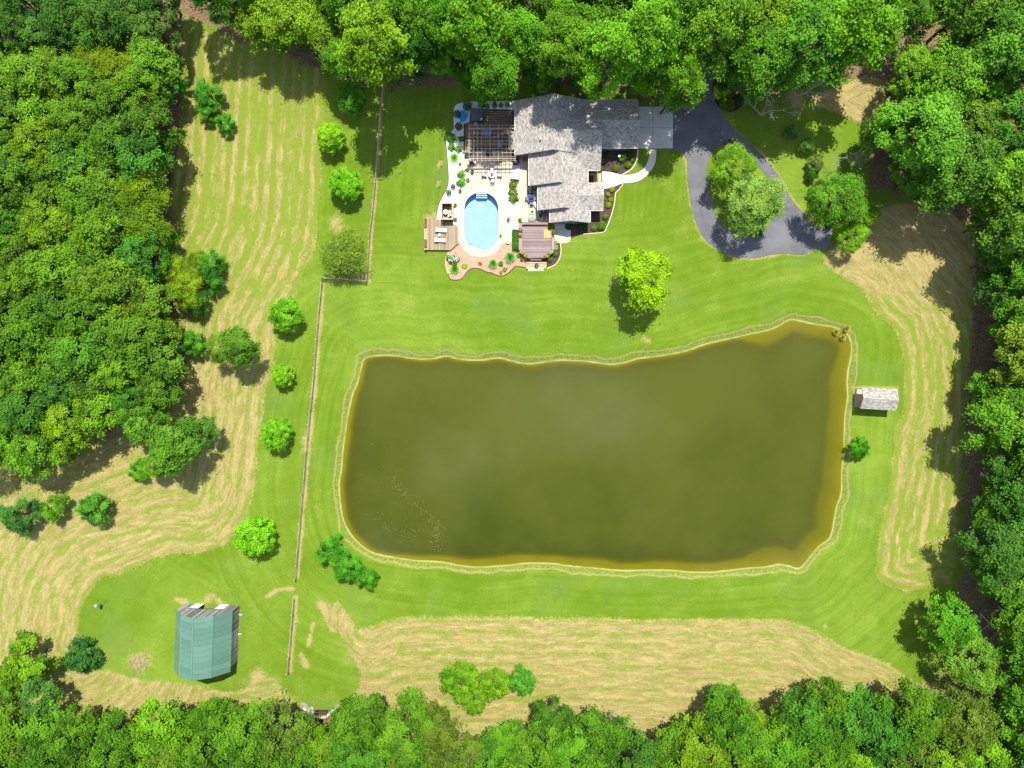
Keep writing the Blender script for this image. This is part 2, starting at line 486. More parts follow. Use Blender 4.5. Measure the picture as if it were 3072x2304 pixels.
# ---------------------------------------------------------------- mesh and object helpers
class MB:
    def __init__(self):
        self.v, self.f = [], []

    def add(self, vs, fs):
        o = len(self.v)
        self.v += [tuple(x) for x in vs]
        self.f += [tuple(i + o for i in f) for f in fs]
        return self

    def box(self, c, s, rz=0.0, M=None):
        x, y, z = s[0] / 2, s[1] / 2, s[2] / 2
        vs = [Vector((a, b, d)) for d in (-z, z) for a, b in ((-x, -y), (x, -y), (x, y), (-x, y))]
        m = M if M is not None else Matrix.Rotation(rz, 3, 'Z')
        vs = [m @ q + Vector(c) for q in vs]
        return self.add(vs, [(3, 2, 1, 0), (4, 5, 6, 7), (0, 1, 5, 4), (1, 2, 6, 5), (2, 3, 7, 6), (3, 0, 4, 7)])

    def tube(self, p0, p1, r0, r1=None, n=8):
        r1 = r0 if r1 is None else r1
        p0, p1 = Vector(p0), Vector(p1)
        d = (p1 - p0).normalized()
        a = d.orthogonal().normalized()
        b = d.cross(a)
        vs = [p + (a * math.cos(2 * math.pi * i / n) + b * math.sin(2 * math.pi * i / n)) * r for p, r in ((p0, r0), (p1, r1)) for i in range(n)]
        fs = [(i, (i + 1) % n, n + (i + 1) % n, n + i) for i in range(n)] + [tuple(range(n - 1, -1, -1)), tuple(range(n, 2 * n))]
        return self.add(vs, fs)

    def lathe(self, c, prof, n=16, sx=1.0, sy=1.0):
        vs, fs = [], []
        for r, z in prof:
            vs += [(c[0] + sx * r * math.cos(2 * math.pi * i / n), c[1] + sy * r * math.sin(2 * math.pi * i / n), c[2] + z) for i in range(n)]
        for k in range(len(prof) - 1):
            fs += [(k * n + i, k * n + (i + 1) % n, (k + 1) * n + (i + 1) % n, (k + 1) * n + i) for i in range(n)]
        fs.append(tuple(range(n - 1, -1, -1)))
        fs.append(tuple(range((len(prof) - 1) * n, len(prof) * n)))
        return self.add(vs, fs)

    def prism(self, poly, z0, z1, holes=()):
        loops = [poly] + list(holes)
        flat = [q for l in loops for q in l]
        tris = tessellate_polygon([[Vector((a, b, 0)) for a, b in l] for l in loops])
        n = len(flat)
        vs = [(a, b, z1) for a, b in flat] + [(a, b, z0) for a, b in flat]
        fs = []
        for tr in tris:
            a, b, c = (Vector(flat[i]) for i in tr)
            cr = (b - a).x * (c - a).y - (b - a).y * (c - a).x
            if abs(cr) < 1e-9:
                continue
            fs.append(tuple(tr) if cr > 0 else tuple(reversed(tr)))
        o = 0
        for li, l in enumerate(loops):
            m = len(l)
            area = sum(l[i][0] * l[(i + 1) % m][1] - l[(i + 1) % m][0] * l[i][1] for i in range(m))
            ccw = (area > 0) != (li > 0)
            for i in range(m):
                a, b = o + i, o + (i + 1) % m
                fs.append((a, n + a, n + b, b) if ccw else (b, n + b, n + a, a))
            o += m
        return self.add(vs, fs)

    def mesh(self, name):
        me = bpy.data.meshes.new(name)
        me.from_pydata(self.v, [], self.f)
        me.update()
        return me

    def build(self, name, mat, parent=None, **kw):
        return link(name, self.mesh(name), parent, mat, **kw)


def link(name, me, parent=None, mat=None, loc=None, rz=None, kind=None, color=None, scale=None):
    o = bpy.data.objects.new(name, me)
    COL.objects.link(o)
    if mat and me is not None and not me.materials:
        me.materials.append(MAT[mat])
    if parent is not None:
        o.parent = parent
    if loc is not None:
        o.location = loc
    if rz is not None:
        o.rotation_euler = (0, 0, rz)
    if kind:
        o['kind'] = kind
    if color:
        o.color = (*color, 1.0)
    if scale is not None:
        o.scale = scale if isinstance(scale, (tuple, list)) else (scale,) * 3
    return o


def tag(o, label, cat, group=None):
    o['label'] = label
    o['category'] = cat
    if group:
        o['group'] = group
    return o


def thing(name, label, cat, loc, rz=0.0, group=None, scale=None):
    return tag(link(name, None, loc=loc, rz=rz, scale=scale), label, cat, group)


def copy_thing(root, loc, rz, label, group=None):
    c = root.copy()
    COL.objects.link(c)
    c.location = loc
    c.rotation_euler = (0, 0, rz)
    c['label'] = label
    if group:
        c['group'] = group
    for ch in root.children:
        d = ch.copy()
        COL.objects.link(d)
        d.parent = c
        for g in ch.children:
            e = g.copy()
            COL.objects.link(e)
            e.parent = d
    return c


def shade_smooth(o):
    o.data.polygons.foreach_set('use_smooth', [True] * len(o.data.polygons))
    return o

# ================================================================ THE SETTING
T1 = lambda pts: zf(0, 0, 2.88, pts)
POND_PX = [(1073.5, 1149), (1086, 1097), (1094, 1076), (1119, 1069), (1167, 1066), (1216, 1072.5), (1254, 1078), (1299, 1077), (1341, 1069),
           (1372, 1077), (1417, 1081), (1455, 1080), (1497, 1075), (1536, 1084), (1588, 1093), (1640, 1085), (1692, 1081), (1762, 1085), (1824, 1093),
           (1866, 1090), (1918, 1076), (1987, 1067), (2057, 1053.5), (2126, 1031), (2196, 1015), (2248, 1003), (2304, 991), (2335, 979), (2363, 962),
           (2387, 961), (2436, 972), (2491, 980), (2519, 989), (2544, 1007), (2554, 1038), (2552, 1069), (2544, 1104), (2540, 1150), (2542, 1190), (2535, 1242),
           (2531, 1308), (2531, 1360), (2524, 1412), (2523, 1478), (2509, 1520), (2498, 1579), (2488, 1614), (2457, 1638), (2436, 1662), (2408, 1697),
           (2391, 1705), (2366, 1697), (2332, 1692), (2304, 1699), (2213, 1707), (2126, 1716), (2057, 1714), (1980, 1709), (1883, 1711), (1821, 1707),
           (1710, 1697), (1657, 1690), (1588, 1688), (1536, 1694), (1452, 1700), (1393, 1698), (1324, 1685), (1237, 1680), (1132, 1662), (1091, 1641),
           (1056, 1607), (1032, 1562), (1023, 1516), (1018, 1454), (1025, 1409), (1030, 1350), (1039, 1280), (1046, 1239), (1060, 1180)]
WATER_Z = -0.45
POND = smooth(WL(POND_PX, WATER_Z), 3)

HAY1 = [(980, 215), (976, 312), (968, 479), (962, 576), (954, 663), (942, 750), (914, 812), (890, 878), (855, 930), (826, 990), (826, 1062), (817, 1131), (803, 1152), (789, 1256),
        (775, 1346), (764, 1464), (743, 1534), (712, 1596), (660, 1645), (590, 1659), (514, 1662), (434, 1694), (347, 1728), (305, 1738), (271, 1773), (250, 1818),
        (236, 1884), (222, 1935), (194, 2006), (312, 2009), (375, 2027), (434, 2040), (503, 2043), (573, 2057), (642, 2064), (694, 2074), (764, 2048), (810, 2030), (836, 2060),
        (840, 2170), (-400, 2170), (-400, -300), (540, -300), (556, 40), (700, 110), (850, 150)]
HAY2 = [(2470, 790), (2554, 850), (2592, 880), (2616, 923), (2651, 965), (2686, 996), (2707, 1055), (2714, 1152), (2707, 1232), (2686, 1291), (2679, 1374), (2662, 1482),
        (2644, 1579), (2630, 1652), (2627, 1725), (2640, 1745), (2679, 1765), (2728, 1778), (2780, 1771), (2825, 1749), (2866, 1721), (2885, 1400), (2940, 1000), (2930, 760),
        (2900, 620), (2750, 610), (2650, 620), (2560, 690), (2490, 745)]
HAY3 = [(1011, 1801), (1032, 1829), (1070, 1884), (1115, 1877), (1185, 1851), (1289, 1848), (1536, 1851), (1744, 1853), (1987, 1856), (2304, 1859), (2391, 1870), (2450, 1891),
        (2498, 1922), (2561, 1954), (2616, 1971), (2672, 1995), (2714, 2030), (2748, 2045), (2850, 2075), (2850, 2290), (1060, 2290), (1050, 2120), (1072, 2075), (1080, 2027), (1035, 1933), (1008, 1891), (980, 1860), (990, 1820)]
HAY4 = [(2512, 264), (2592, 222), (2651, 243), (2690, 312), (2660, 350), (2599, 375), (2526, 350), (2429, 300), (2450, 275)]
LITTER = [[(-600, -600), (3700, -600), (3700, 60), (2790, 60), (2690, 240), (2400, 240), (2310, 300), (2280, 300), (2170, 240), (2090, 270), (1960, 310), (1800, 275), (1500, 245), (1330, 262), (1180, 258), (1000, 225),
           (850, 165), (700, 120), (556, 50), (540, 330), (-600, 150)],
          [(-600, 150), (540, 60), (545, 380), (510, 560), (520, 780), (540, 1000), (560, 1150), (500, 1230), (300, 1330), (60, 1390), (-600, 1420)],
          [(-600, 2175), (300, 2160), (860, 2130), (1060, 2130), (1060, 2230), (1420, 2230), (1500, 2260), (1850, 2260), (2200, 2200), (2500, 2130), (2780, 2130), (2830, 2060), (2880, 1700), (2890, 1450), (2905, 1000),
           (2930, 700), (3700, 500), (3700, 2900), (-600, 2900)]]
LITTER2 = [(2640, 230), (2790, 60), (3700, 60), (3700, 700), (2900, 660), (2740, 600), (2600, 560), (2620, 400), (2690, 330)]
WORN_LINES = [([(1126, 576), (1114, 704), (1108, 791), (1106, 843)], 0.3), ([(1150, 262), (1126, 576)], 0.3), ([(970, 856), (961, 951), (946, 1149), (930, 1301), (916, 1464), (900, 1638), (893, 1730)], 0.33),
              ([(888, 1796), (870, 2010)], 0.4), ([(918, 1322), (921, 1345)], 0.9), ([(773, 2030), (770, 2080), (815, 2060), (812, 2105)], 1.2),
              ([(962, 1815), (985, 1850), (1002, 1890)], 0.6), ([(940, 1870), (925, 1935)], 0.3), ([(905, 1965), (918, 1995)], 0.5), ([(800, 1790), (830, 1770), (880, 1766)], 0.3),
              ([(1312, 648), (1300, 648), (1285, 655)], 0.7), ([(1935, 1015), (1944, 1022)], 0.55), ([(1318, 495), (1321, 486)], 0.35), ([(1314, 556), (1316, 545)], 0.3),
              ([(1100, 820), (1080, 838), (1000, 838)], 0.5), ([(530, 1800), (555, 1806)], 0.4), ([(2540, 1165), (2690, 1168)], 0.35)]
WORN_SPOTS = [((625, 1800), 0.9), ((655, 1802), 0.8), ((640, 1790), 0.7), ((417, 1988), 1.9), ((1003, 668), 1.3), ((2390, 300), 2.2), ((1020, 690), 1.2), ((1850, 845), 0.8), ((725, 2100), 1.4), ((2475, 1880), 0.5)]


def seg_dist(P, a, b):
    a, b = np.array(a), np.array(b)
    d = b - a
    t = np.clip(((P - a) @ d) / max(d @ d, 1e-9), 0, 1)
    return np.linalg.norm(P - (a + t[:, None] * d), axis=1)


def signed_dist(P, poly):
    """Distance to a closed outline in metres, positive inside."""
    m = len(poly)
    dist = np.full(len(P), 1e9)
    ins = np.zeros(len(P), bool)
    for i in range(m):
        a, b = poly[i], poly[(i + 1) % m]
        dist = np.minimum(dist, seg_dist(P, a, b))
        if a[1] != b[1]:
            c = (a[1] > P[:, 1]) != (b[1] > P[:, 1])
            xi = a[0] + (P[:, 1] - a[1]) * (b[0] - a[0]) / (b[1] - a[1])
            ins ^= c & (P[:, 0] < xi)
    return np.where(ins, dist, -dist)


def value_noise(P, cell, seed):
    rs = np.random.RandomState(seed)
    g = rs.rand(256, 256)
    q = P / cell + 1000.0
    i = np.floor(q).astype(int)
    f = q - i
    f = f * f * (3 - 2 * f)
    a = g[i[:, 0] % 256, i[:, 1] % 256]
    b = g[(i[:, 0] + 1) % 256, i[:, 1] % 256]
    c = g[i[:, 0] % 256, (i[:, 1] + 1) % 256]
    d = g[(i[:, 0] + 1) % 256, (i[:, 1] + 1) % 256]
    return (a * (1 - f[:, 0]) + b * f[:, 0]) * (1 - f[:, 1]) + (c * (1 - f[:, 0]) + d * f[:, 0]) * f[:, 1]


GX, GY, CELL = 112.0, 90.0, 0.4
xs = np.arange(-GX, GX + 0.01, CELL)
ys = np.arange(-GY, GY + 0.01, CELL)
nx, ny = len(xs), len(ys)
P = np.stack(np.meshgrid(xs, ys, indexing='xy'), -1).reshape(-1, 2)
hayw = [smooth(WL(h), 2) for h in (HAY1, HAY2, HAY3, HAY4)]
hds = [signed_dist(P, h) for h in hayw]
hay = np.max(hds, axis=0)
pond = -signed_dist(P, POND)
lit = np.max([signed_dist(P, WL(l)) for l in LITTER + [LITTER2]], axis=0)
worn = np.zeros(len(P))
for ln, wid in WORN_LINES:
    w = WL(ln)
    d = np.min([seg_dist(P, w[i], w[i + 1]) for i in range(len(w) - 1)], axis=0)
    worn = np.maximum(worn, np.clip(1.15 - d / (2.0 * wid), 0, 1))
drv_o = smooth(WL(zf(1950, 180, 2.592, [(380, 1465), (1260, 1480), (1200, 1513), (1080, 1506), (960, 1511), (850, 1536), (780, 1541), (650, 1530), (540, 1480), (430, 1400), (360, 1270), (312, 1080), (292, 900), (286, 780), (250, 715)][1:])), 2, False)
drv_p = smooth(WL(zf(1950, 180, 2.592, [(497, 290), (545, 400), (620, 500), (700, 580), (780, 650), (900, 770), (1000, 900), (1060, 1010), (1110, 1095), (1180, 1175), (1235, 1250)])), 2, False)
for w in (drv_o, drv_p):
    d = np.min([seg_dist(P, w[i], w[i + 1]) for i in range(len(w) - 1)], axis=0)
    worn = np.maximum(worn, np.clip(0.95 - d / 0.75, 0, 1))
for c, r in WORN_SPOTS:
    d = np.linalg.norm(P - np.array(W(*c)), axis=1)
    worn = np.maximum(worn, np.clip(1.1 - d / (1.6 * r), 0, 1))
fence_w = WL([(1150, 262), (1126, 576), (1106, 843)])
fd = np.min([seg_dist(P, fence_w[i], fence_w[i + 1]) for i in range(2)], axis=0)
def line_d(pts):
    w = WL(pts)
    return np.min([seg_dist(P, w[i], w[i + 1]) for i in range(len(w) - 1)], axis=0)


rowd = np.select([hds[0] > -3, hds[1] > -3, hds[2] > -3], [line_d([(985, 100)] + HAY1[1:28]), line_d(HAY2[1:20]), line_d(HAY3[3:18])], np.maximum(hay, -3))
mow = np.where(pond < 24, np.maximum(pond, -3), np.minimum(fd, 60) + 24)
dry = np.zeros(len(P))
pxX, pxY = P[:, 0] / S + 1536, 1152 - P[:, 1] / S
inH3 = hds[2] > -3
inH2 = hds[1] > -3
dry += np.where(inH3, 0.20, 0.0)
dry += np.where(inH2, np.clip((980 - pxY) / 200, 0, 1) * 0.45 - 0.05, 0.0)
dry += np.where(hds[0] > -3, np.clip((pxY - 650) / 500, 0, 1) * 0.30 - 0.15, 0.0)
dry += np.where(hds[3] > -2, 0.6, 0.0)
# heights
slope = 0.46 - 0.26 * np.clip((P[:, 0] - 44) / 10, 0, 1) - 0.10 * np.clip((-22 - P[:, 1]) / 8, 0, 1) - 0.12 * np.clip((-36 - P[:, 0]) / -6, 0, 1) * 0
k_r = np.clip((P[:, 0] - 38) / 6, 0, 1)
k_b = np.clip((-26 - P[:, 1]) / 4, 0, 1) * np.clip((P[:, 0] + 24) / 14, 0, 1)
k_r = k_r * np.clip((22 - P[:, 1]) / 22, 0.45, 1)
k_l = np.clip((-22 - P[:, 0]) / 4, 0, 1)
shelf = np.maximum.reduce([0.25 + 0 * k_r, 2.9 * k_r, 1.15 * k_b, 0.6 * k_l]) * (0.8 + 0.5 * value_noise(P, 5.0, 21))
d_in = np.clip(-pond, 0, None)
depth = np.minimum(d_in, shelf) * 0.045 + np.clip(d_in - shelf, 0, None) * (0.42 - 0.12 * k_r)
z = np.zeros(len(P))
bt = np.clip(pond / 1.55, 0, 1)
z = np.where(pond > 0, WATER_Z + (-WATER_Z) * (bt * bt * (3 - 2 * bt)) * 1.0, WATER_Z - np.minimum(depth, 2.2))
z += np.where(pond > 0.2, (value_noise(P, 3.0, 1) - 0.5) * 0.06 + (value_noise(P, 0.8, 2) - 0.5) * 0.03, 0)
rowz = 0.5 + 0.5 * np.sin(rowd * 2 * math.pi / 1.95 + value_noise(P, 6.0, 3) * 9)
z += np.clip(hay / 0.8, 0, 1) * (rowz * 0.10 + value_noise(P, 0.7, 5) * 0.09)
z += np.clip(lit, 0, 1) * (value_noise(P, 1.2, 6) - 0.5) * 0.2
# flat, slightly lower ground below everything that is paved or built
FLAT = [WL(q) for q in ([(1300, 300), (1560, 290), (1570, 280), (1930, 290), (1930, 320), (2090, 320), (2110, 200), (2150, 200), (2170, 300), (2330, 480), (2400, 620), (2500, 700), (2500, 760), (2240, 790), (2120, 730),
                         (2060, 600), (2050, 460), (1990, 460), (1960, 550), (1850, 580), (1840, 660), (1800, 705), (1700, 730), (1690, 800), (1560, 830), (1450, 830), (1360, 850), (1330, 800), (1350, 770), (1270, 770), (1265, 650), (1300, 640), (1330, 560)],
                        [(500, 1790), (750, 1790), (750, 2030), (500, 2030)], [(2560, 1150), (2690, 1150), (2690, 1250), (2560, 1250)])]
flat = np.max([signed_dist(P, f) for f in FLAT], axis=0)
z = np.where(pond > 2, z * np.clip(0.3 - flat, 0, 1), z) - 0.035 * (flat > -0.3) * (pond > 2)

POOL_C = W(1444, 664)
PW, PL, PR = 2.93, 5.06, 2.75      # half width, half length, end radius


def capsule(grow=0.0, n=14):
    a, l, e = PW + grow, PL + grow, PR + grow * 0.9
    pts = []
    for i in range(n + 1):
        th = math.pi * i / n
        pts.append((POOL_C[0] + a * math.cos(th), POOL_C[1] + (l - e) + e * math.sin(th)))
    for i in range(n + 1):
        th = math.pi + math.pi * i / n
        pts.append((POOL_C[0] + a * math.cos(th), POOL_C[1] - (l - e) + e * math.sin(th)))
    return pts


pool_d = signed_dist(P, capsule(0.0))
idx = np.arange(nx * ny).reshape(ny, nx)
q = np.stack([idx[:-1, :-1], idx[:-1, 1:], idx[1:, 1:], idx[1:, :-1]], -1).reshape(-1, 4)
fc = lambda a: a[q].mean(1)
reg = np.zeros(len(q), int)                       # 0 lawn
reg[fc(lit) > 0] = 2
reg[fc(hay) > 0] = 1
reg[(fc(pond) < 1.5)] = 3
reg[(fc(pond) < 0.0)] = 4
keep = fc(pool_d) < -0.5
co = np.column_stack([P, z])


def grid_part(name, sel, kind='structure'):
    fs = q[sel]
    used, inv = np.unique(fs, return_inverse=True)
    me = bpy.data.meshes.new(name)
    me.from_pydata(co[used].tolist(), [], inv.reshape(-1, 4).tolist())
    for k, a in (('hay', np.clip(hay, -6, 60)), ('pond', np.clip(pond, -6, 6)), ('litter', np.clip(lit, -6, 6)), ('worn', worn), ('mow', mow), ('dry', dry), ('rowd', rowd)):
        at = me.attributes.new(k, 'FLOAT', 'POINT')
        at.data.foreach_set('value', a[used].astype(np.float32))
    me.polygons.foreach_set('use_smooth', [True] * len(me.polygons))
    return link(name, me, mat='ground', kind=kind)


for i, nm in enumerate(('lawn', 'hay_field', 'forest_floor', 'pond_bank', 'pond_bed')):
    grid_part(nm, (reg == i) & keep)

# the country beyond, out to the horizon, with a hole where the fine sheet lies
mb = MB()
B = 3000.0
for x0, x1, y0, y1 in ((-B, B, GY - 0.5, B), (-B, B, -B, -GY + 0.5), (-B, -GX + 0.5, -GY + 0.5, GY - 0.5), (GX - 0.5, B, -GY + 0.5, GY - 0.5)):
    mb.add([(x0, y0, -0.3), (x1, y0, -0.3), (x1, y1, -0.3), (x0, y1, -0.3)], [(0, 1, 2, 3)])
far = mb.build('ground', 'ground', kind='structure')
for k, v in (('hay', -6.0), ('pond', 6.0), ('litter', 6.0), ('worn', 0.0), ('mow', 20.0), ('dry', 0.0), ('rowd', 0.0)):
    far.data.attributes.new(k, 'FLOAT', 'POINT').data.foreach_set('value', [v] * len(far.data.vertices))

# pond water: the shore is where the bank rises through it
sel = fc(pond) < 0.7
fs = q[sel]
used, inv = np.unique(fs, return_inverse=True)
me = bpy.data.meshes.new('pond_water')
me.from_pydata(np.column_stack([P[used], np.full(len(used), WATER_Z)]).tolist(), [], inv.reshape(-1, 4).tolist())
me.attributes.new('depth', 'FLOAT', 'POINT').data.foreach_set('value', np.minimum(depth, 2.4)[used].astype(np.float32))
link('pond_water', me, mat='pond_water', kind='structure')

# specks of seed fluff drifting on the pond
mb = MB()
for i in range(420):
    if i < 300:
        u = rnd.random()
        a = [(1090, 1535), (1170, 1590), (1245, 1600), (1300, 1560), (1310, 1625)] if rnd.random() < .3 else [(1165, 1440), (1225, 1495), (1290, 1560), (1318, 1610), (1310, 1660)]
        k = min(int(u * 4), 3)
        f = u * 4 - k
        px = a[k][0] + (a[k + 1][0] - a[k][0]) * f + rnd.gauss(0, 12)
        py = a[k][1] + (a[k + 1][1] - a[k][1]) * f + rnd.gauss(0, 9)
    else:
        px, py = rnd.uniform(1080, 2480), rnd.uniform(1130, 1640)
        if rnd.random() < .7:
            px = rnd.uniform(1060, 1330)
            py = rnd.uniform(1150, 1650)
    x, y = W(px, py)
    r = rnd.uniform(.02, .042)
    mb.lathe((x, y, WATER_Z), [(r, 0), (r * .6, .03)], 5)
mb.build('floating_debris', 'pale_wood', kind='stuff')

# ---------------------------------------------------------------- driveway, garage apron, walk, beds and terraces
D5 = lambda pts: zf(1950, 180, 2.592, pts)
drive = [(180, 700), (180, 345), (250, 285), (335, 275), (380, 200), (392, 130), (420, 40), (470, -60), (560, -70), (510, 40), (487, 150), (497, 290), (545, 400), (620, 500), (700, 580),
         (780, 650), (900, 770), (1000, 900), (1060, 1010), (1110, 1095), (1180, 1175), (1235, 1250), (1290, 1295), (1380, 1312), (1412, 1330), (1408, 1400), (1380, 1465), (1260, 1480), (1200, 1513), (1080, 1506),
         (960, 1511), (850, 1536), (780, 1541), (650, 1530), (540, 1480), (430, 1400), (360, 1270), (312, 1080), (292, 900), (286, 780), (250, 715), (215, 697)]
island = [(500, 700), (590, 660), (700, 715), (800, 790), (880, 870), (945, 980), (975, 1100), (950, 1230), (880, 1330), (770, 1372), (650, 1342), (560, 1280), (500, 1180), (460, 990), (440, 870), (450, 790)]
mb = MB()
mb.prism(smooth(WL(D5(drive)), 4), -0.05, 0.022, [smooth(WL(D5(island)), 5)[::-1]])
mb.build('driveway', 'asphalt', kind='structure')


def edge_strip(name, pts, width, z0, z1, mat, closed=False, kind='structure'):
    """A narrow border of real thickness along a curve."""
    w = smooth(pts, 5, closed)
    m = len(w)
    L, Rr = [], []
    for i, p in enumerate(w):
        a = w[i - 1] if (i or closed) else w[i]
        b = w[(i + 1) % m] if (i < m - 1 or closed) else w[i]
        d = Vector((b[0] - a[0], b[1] - a[1])).normalized()
        nrm = Vector((-d.y, d.x)) * width / 2
        L.append((p[0] + nrm.x, p[1] + nrm.y))
        Rr.append((p[0] - nrm.x, p[1] - nrm.y))
    mb = MB()
    for i in range(m if closed else m - 1):
        j = (i + 1) % m
        vs = [(*L[i], z0), (*Rr[i], z0), (*Rr[j], z0), (*L[j], z0), (*L[i], z1), (*Rr[i], z1), (*Rr[j], z1), (*L[j], z1)]
        mb.add(vs, [(4, 5, 6, 7), (0, 4, 7, 3), (1, 2, 6, 5)])
    return mb.build(name, mat, kind=kind)


Z3 = lambda pts: zf(1500, 260, 3.607, pts)
Z1 = lambda pts: zf(1300, 260, 5.53, pts)
Z2 = lambda pts: zf(1250, 530, 5.0275, pts)
Z4 = lambda pts: zf(1540, 540, 5.925, pts)


def sheet(name, poly, z0, z1, mat, holes=(), kind='structure', parent=None):
    return MB().prism(poly, z0, z1, holes).build(name, mat, parent, kind=kind)


# garage apron: four concrete slabs with open joints
apron = link('garage_apron', None, kind='structure')
ax = [1485, 1655, 1871]
ay = [216, 443, 671]
for i in range(2):
    for j in range(2):
        (x0, y0), = WL(Z3([(ax[i], ay[j])]))
        (x1, y1), = WL(Z3([(ax[i + 1], ay[j + 1])]))
        g = 0.025
        MB().prism([(x0 + g, y1 + g), (x1 - g, y1 + g), (x1 - g, y0 - g), (x0 + g, y0 - g)], -0.08, 0.045).build('slab', 'concrete_grey', apron)
(x0, y0), (x1, y1) = WL(Z3([(ax[0], ay[0]), (ax[2], ay[2])]))
sheet('joint_sand', [(x0, y1), (x1, y1), (x1, y0), (x0, y0)], -0.07, 0.012, 'paver_joint', kind=None, parent=apron)

# curved front walk of single slabs
inn = [(1100, 915), (1215, 928), (1318, 953), (1420, 951), (1505, 922), (1568, 868), (1605, 780), (1621, 678)]
outl = [(1115, 1110), (1215, 1090), (1318, 1051), (1425, 1040), (1528, 1008), (1622, 925), (1682, 815), (1690, 678)]
walk = link('front_walk', None, kind='structure')
si, sl = smooth(WL(Z3(inn)), 6, False), smooth(WL(Z3(outl)), 6, False)
for k in range(7):
    a, b = si[k * 6:k * 6 + 7], sl[k * 6:k * 6 + 7]
    poly = list(a) + list(reversed(b))
    cx = sum(p[0] for p in poly) / len(poly)
    cy = sum(p[1] for p in poly) / len(poly)
    poly = [(cx + (x - cx) * 0.988, cy + (y - cy) * 0.988) for x, y in poly]
    if sum(poly[i][0] * poly[(i + 1) % len(poly)][1] - poly[(i + 1) % len(poly)][0] * poly[i][1] for i in range(len(poly))) < 0:
        poly = poly[::-1]
    MB().prism(poly, -0.08, 0.07).build('slab', 'concrete_walk', walk)
poly = list(si) + list(reversed(sl))
sheet('joint_sand', poly, -0.07, 0.03, 'paver_joint', kind=None, parent=walk)

# mulch beds with their edging
bed_a = WL(Z3([(1060, 600), (1490, 600), (1492, 690), (1478, 790), (1432, 880), (1380, 920), (1330, 945), (1290, 958), (1180, 940), (1060, 940)]))
sheet('mulch_bed', bed_a, -0.03, 0.016, 'mulch')
edge_strip('bed_edging', WL(Z3([(1492, 675), (1480, 790), (1432, 880), (1380, 920), (1328, 950)])), 0.22, -0.03, 0.07, 'edging_pale')
bed_b = WL(Z3([(960, 1060), (1115, 1090), (1250, 1075), (1332, 1052), (1290, 1110), (1250, 1155), (1240, 1250), (1205, 1390), (1150, 1530), (1112, 1572), (950, 1588), (880, 1600), (765, 1640), (765, 1400), (960, 1400)]))
sheet('mulch_bed', bed_b, -0.03, 0.016, 'mulch')
edge_strip('bed_edging', WL(Z3([(1332, 1055), (1290, 1110), (1250, 1155), (1240, 1250), (1205, 1390), (1150, 1530), (1112, 1575), (950, 1592), (900, 1600)])), 0.16, -0.03, 0.06, 'edging_pale')
bed_c = WL(Z4([(700, 1080), (835, 1118), (848, 1250), (825, 1380), (750, 1500), (600, 1575), (500, 1500), (560, 1250)]))
sheet('mulch_bed', bed_c, -0.03, 0.014, 'mulch')
edge_strip('bed_edging', WL(Z4([(835, 1120), (848, 1250), (825, 1380), (750, 1500), (600, 1572)])), 0.16, -0.03, 0.06, 'edging_pale')
sheet('mulch_bed', smooth(WL(D5([(490, 150), (560, 165), (620, 230), (720, 280), (725, 350), (650, 400), (590, 400), (530, 360), (500, 290)])), 3)[::-1], -0.03, 0.012, 'mulch')

# white gravel round the pool terrace, the pink gravel bed and their edging
white_bed = [(1362, 322), (1372, 312), (1400, 305), (1530, 303), (1560, 303), (1560, 340), (1560, 700), (1545, 700), (1540, 780), (1310, 700), (1311, 645), (1314.6, 619.5), (1324.6, 595.6), (1340.5, 566), (1345.5, 542), (1344, 500), (1339, 441),
             (1336, 415), (1350, 400), (1362, 385), (1360, 340)]
sheet('gravel_bed', WL(white_bed)[::-1], -0.03, 0.010, 'white_gravel', [capsule(0.3)])
edge_strip('bed_edging', WL([(1311, 645), (1314.6, 619.5), (1324.6, 595.6), (1340.5, 566), (1345.5, 542), (1344, 500), (1339, 441), (1336, 415)]), 0.12, -0.03, 0.07, 'edging')
pink = Z2([(480, 1135), (520, 1100), (640, 980), (900, 1150), (1100, 1150), (1320, 950), (1440, 940), (1470, 1000), (1530, 1090), (1600, 1180), (1655, 1250), (1655, 1365), (1580, 1360), (1500, 1350), (1450, 1385), (1400, 1435), (1340, 1475), (1280, 1498),
           (1200, 1480), (1120, 1445), (1060, 1435), (1000, 1410), (930, 1382), (840, 1382), (790, 1405), (755, 1440), (700, 1515), (650, 1548), (590, 1558), (510, 1542), (472, 1460), (442, 1340), (440, 1240)])
sheet('gravel_bed', WL(pink)[::-1], -0.03, 0.014, 'pink_gravel')
edge_strip('bed_edging', WL(Z2([(1655, 1368), (1580, 1360), (1500, 1350), (1450, 1385), (1400, 1435), (1340, 1475), (1280, 1498), (1200, 1480), (1120, 1445), (1060, 1435), (1000, 1410), (930, 1382), (840, 1382), (790, 1405), (755, 1440), (700, 1515),
                                (650, 1548), (590, 1558), (510, 1542), (472, 1460)])), 0.14, -0.03, 0.08, 'edging')
edge_strip('bed_edging', WL(Z2([(472, 1460), (442, 1340), (440, 1240), (478, 1140)])), 0.14, -0.03, 0.07, 'edging_pale')

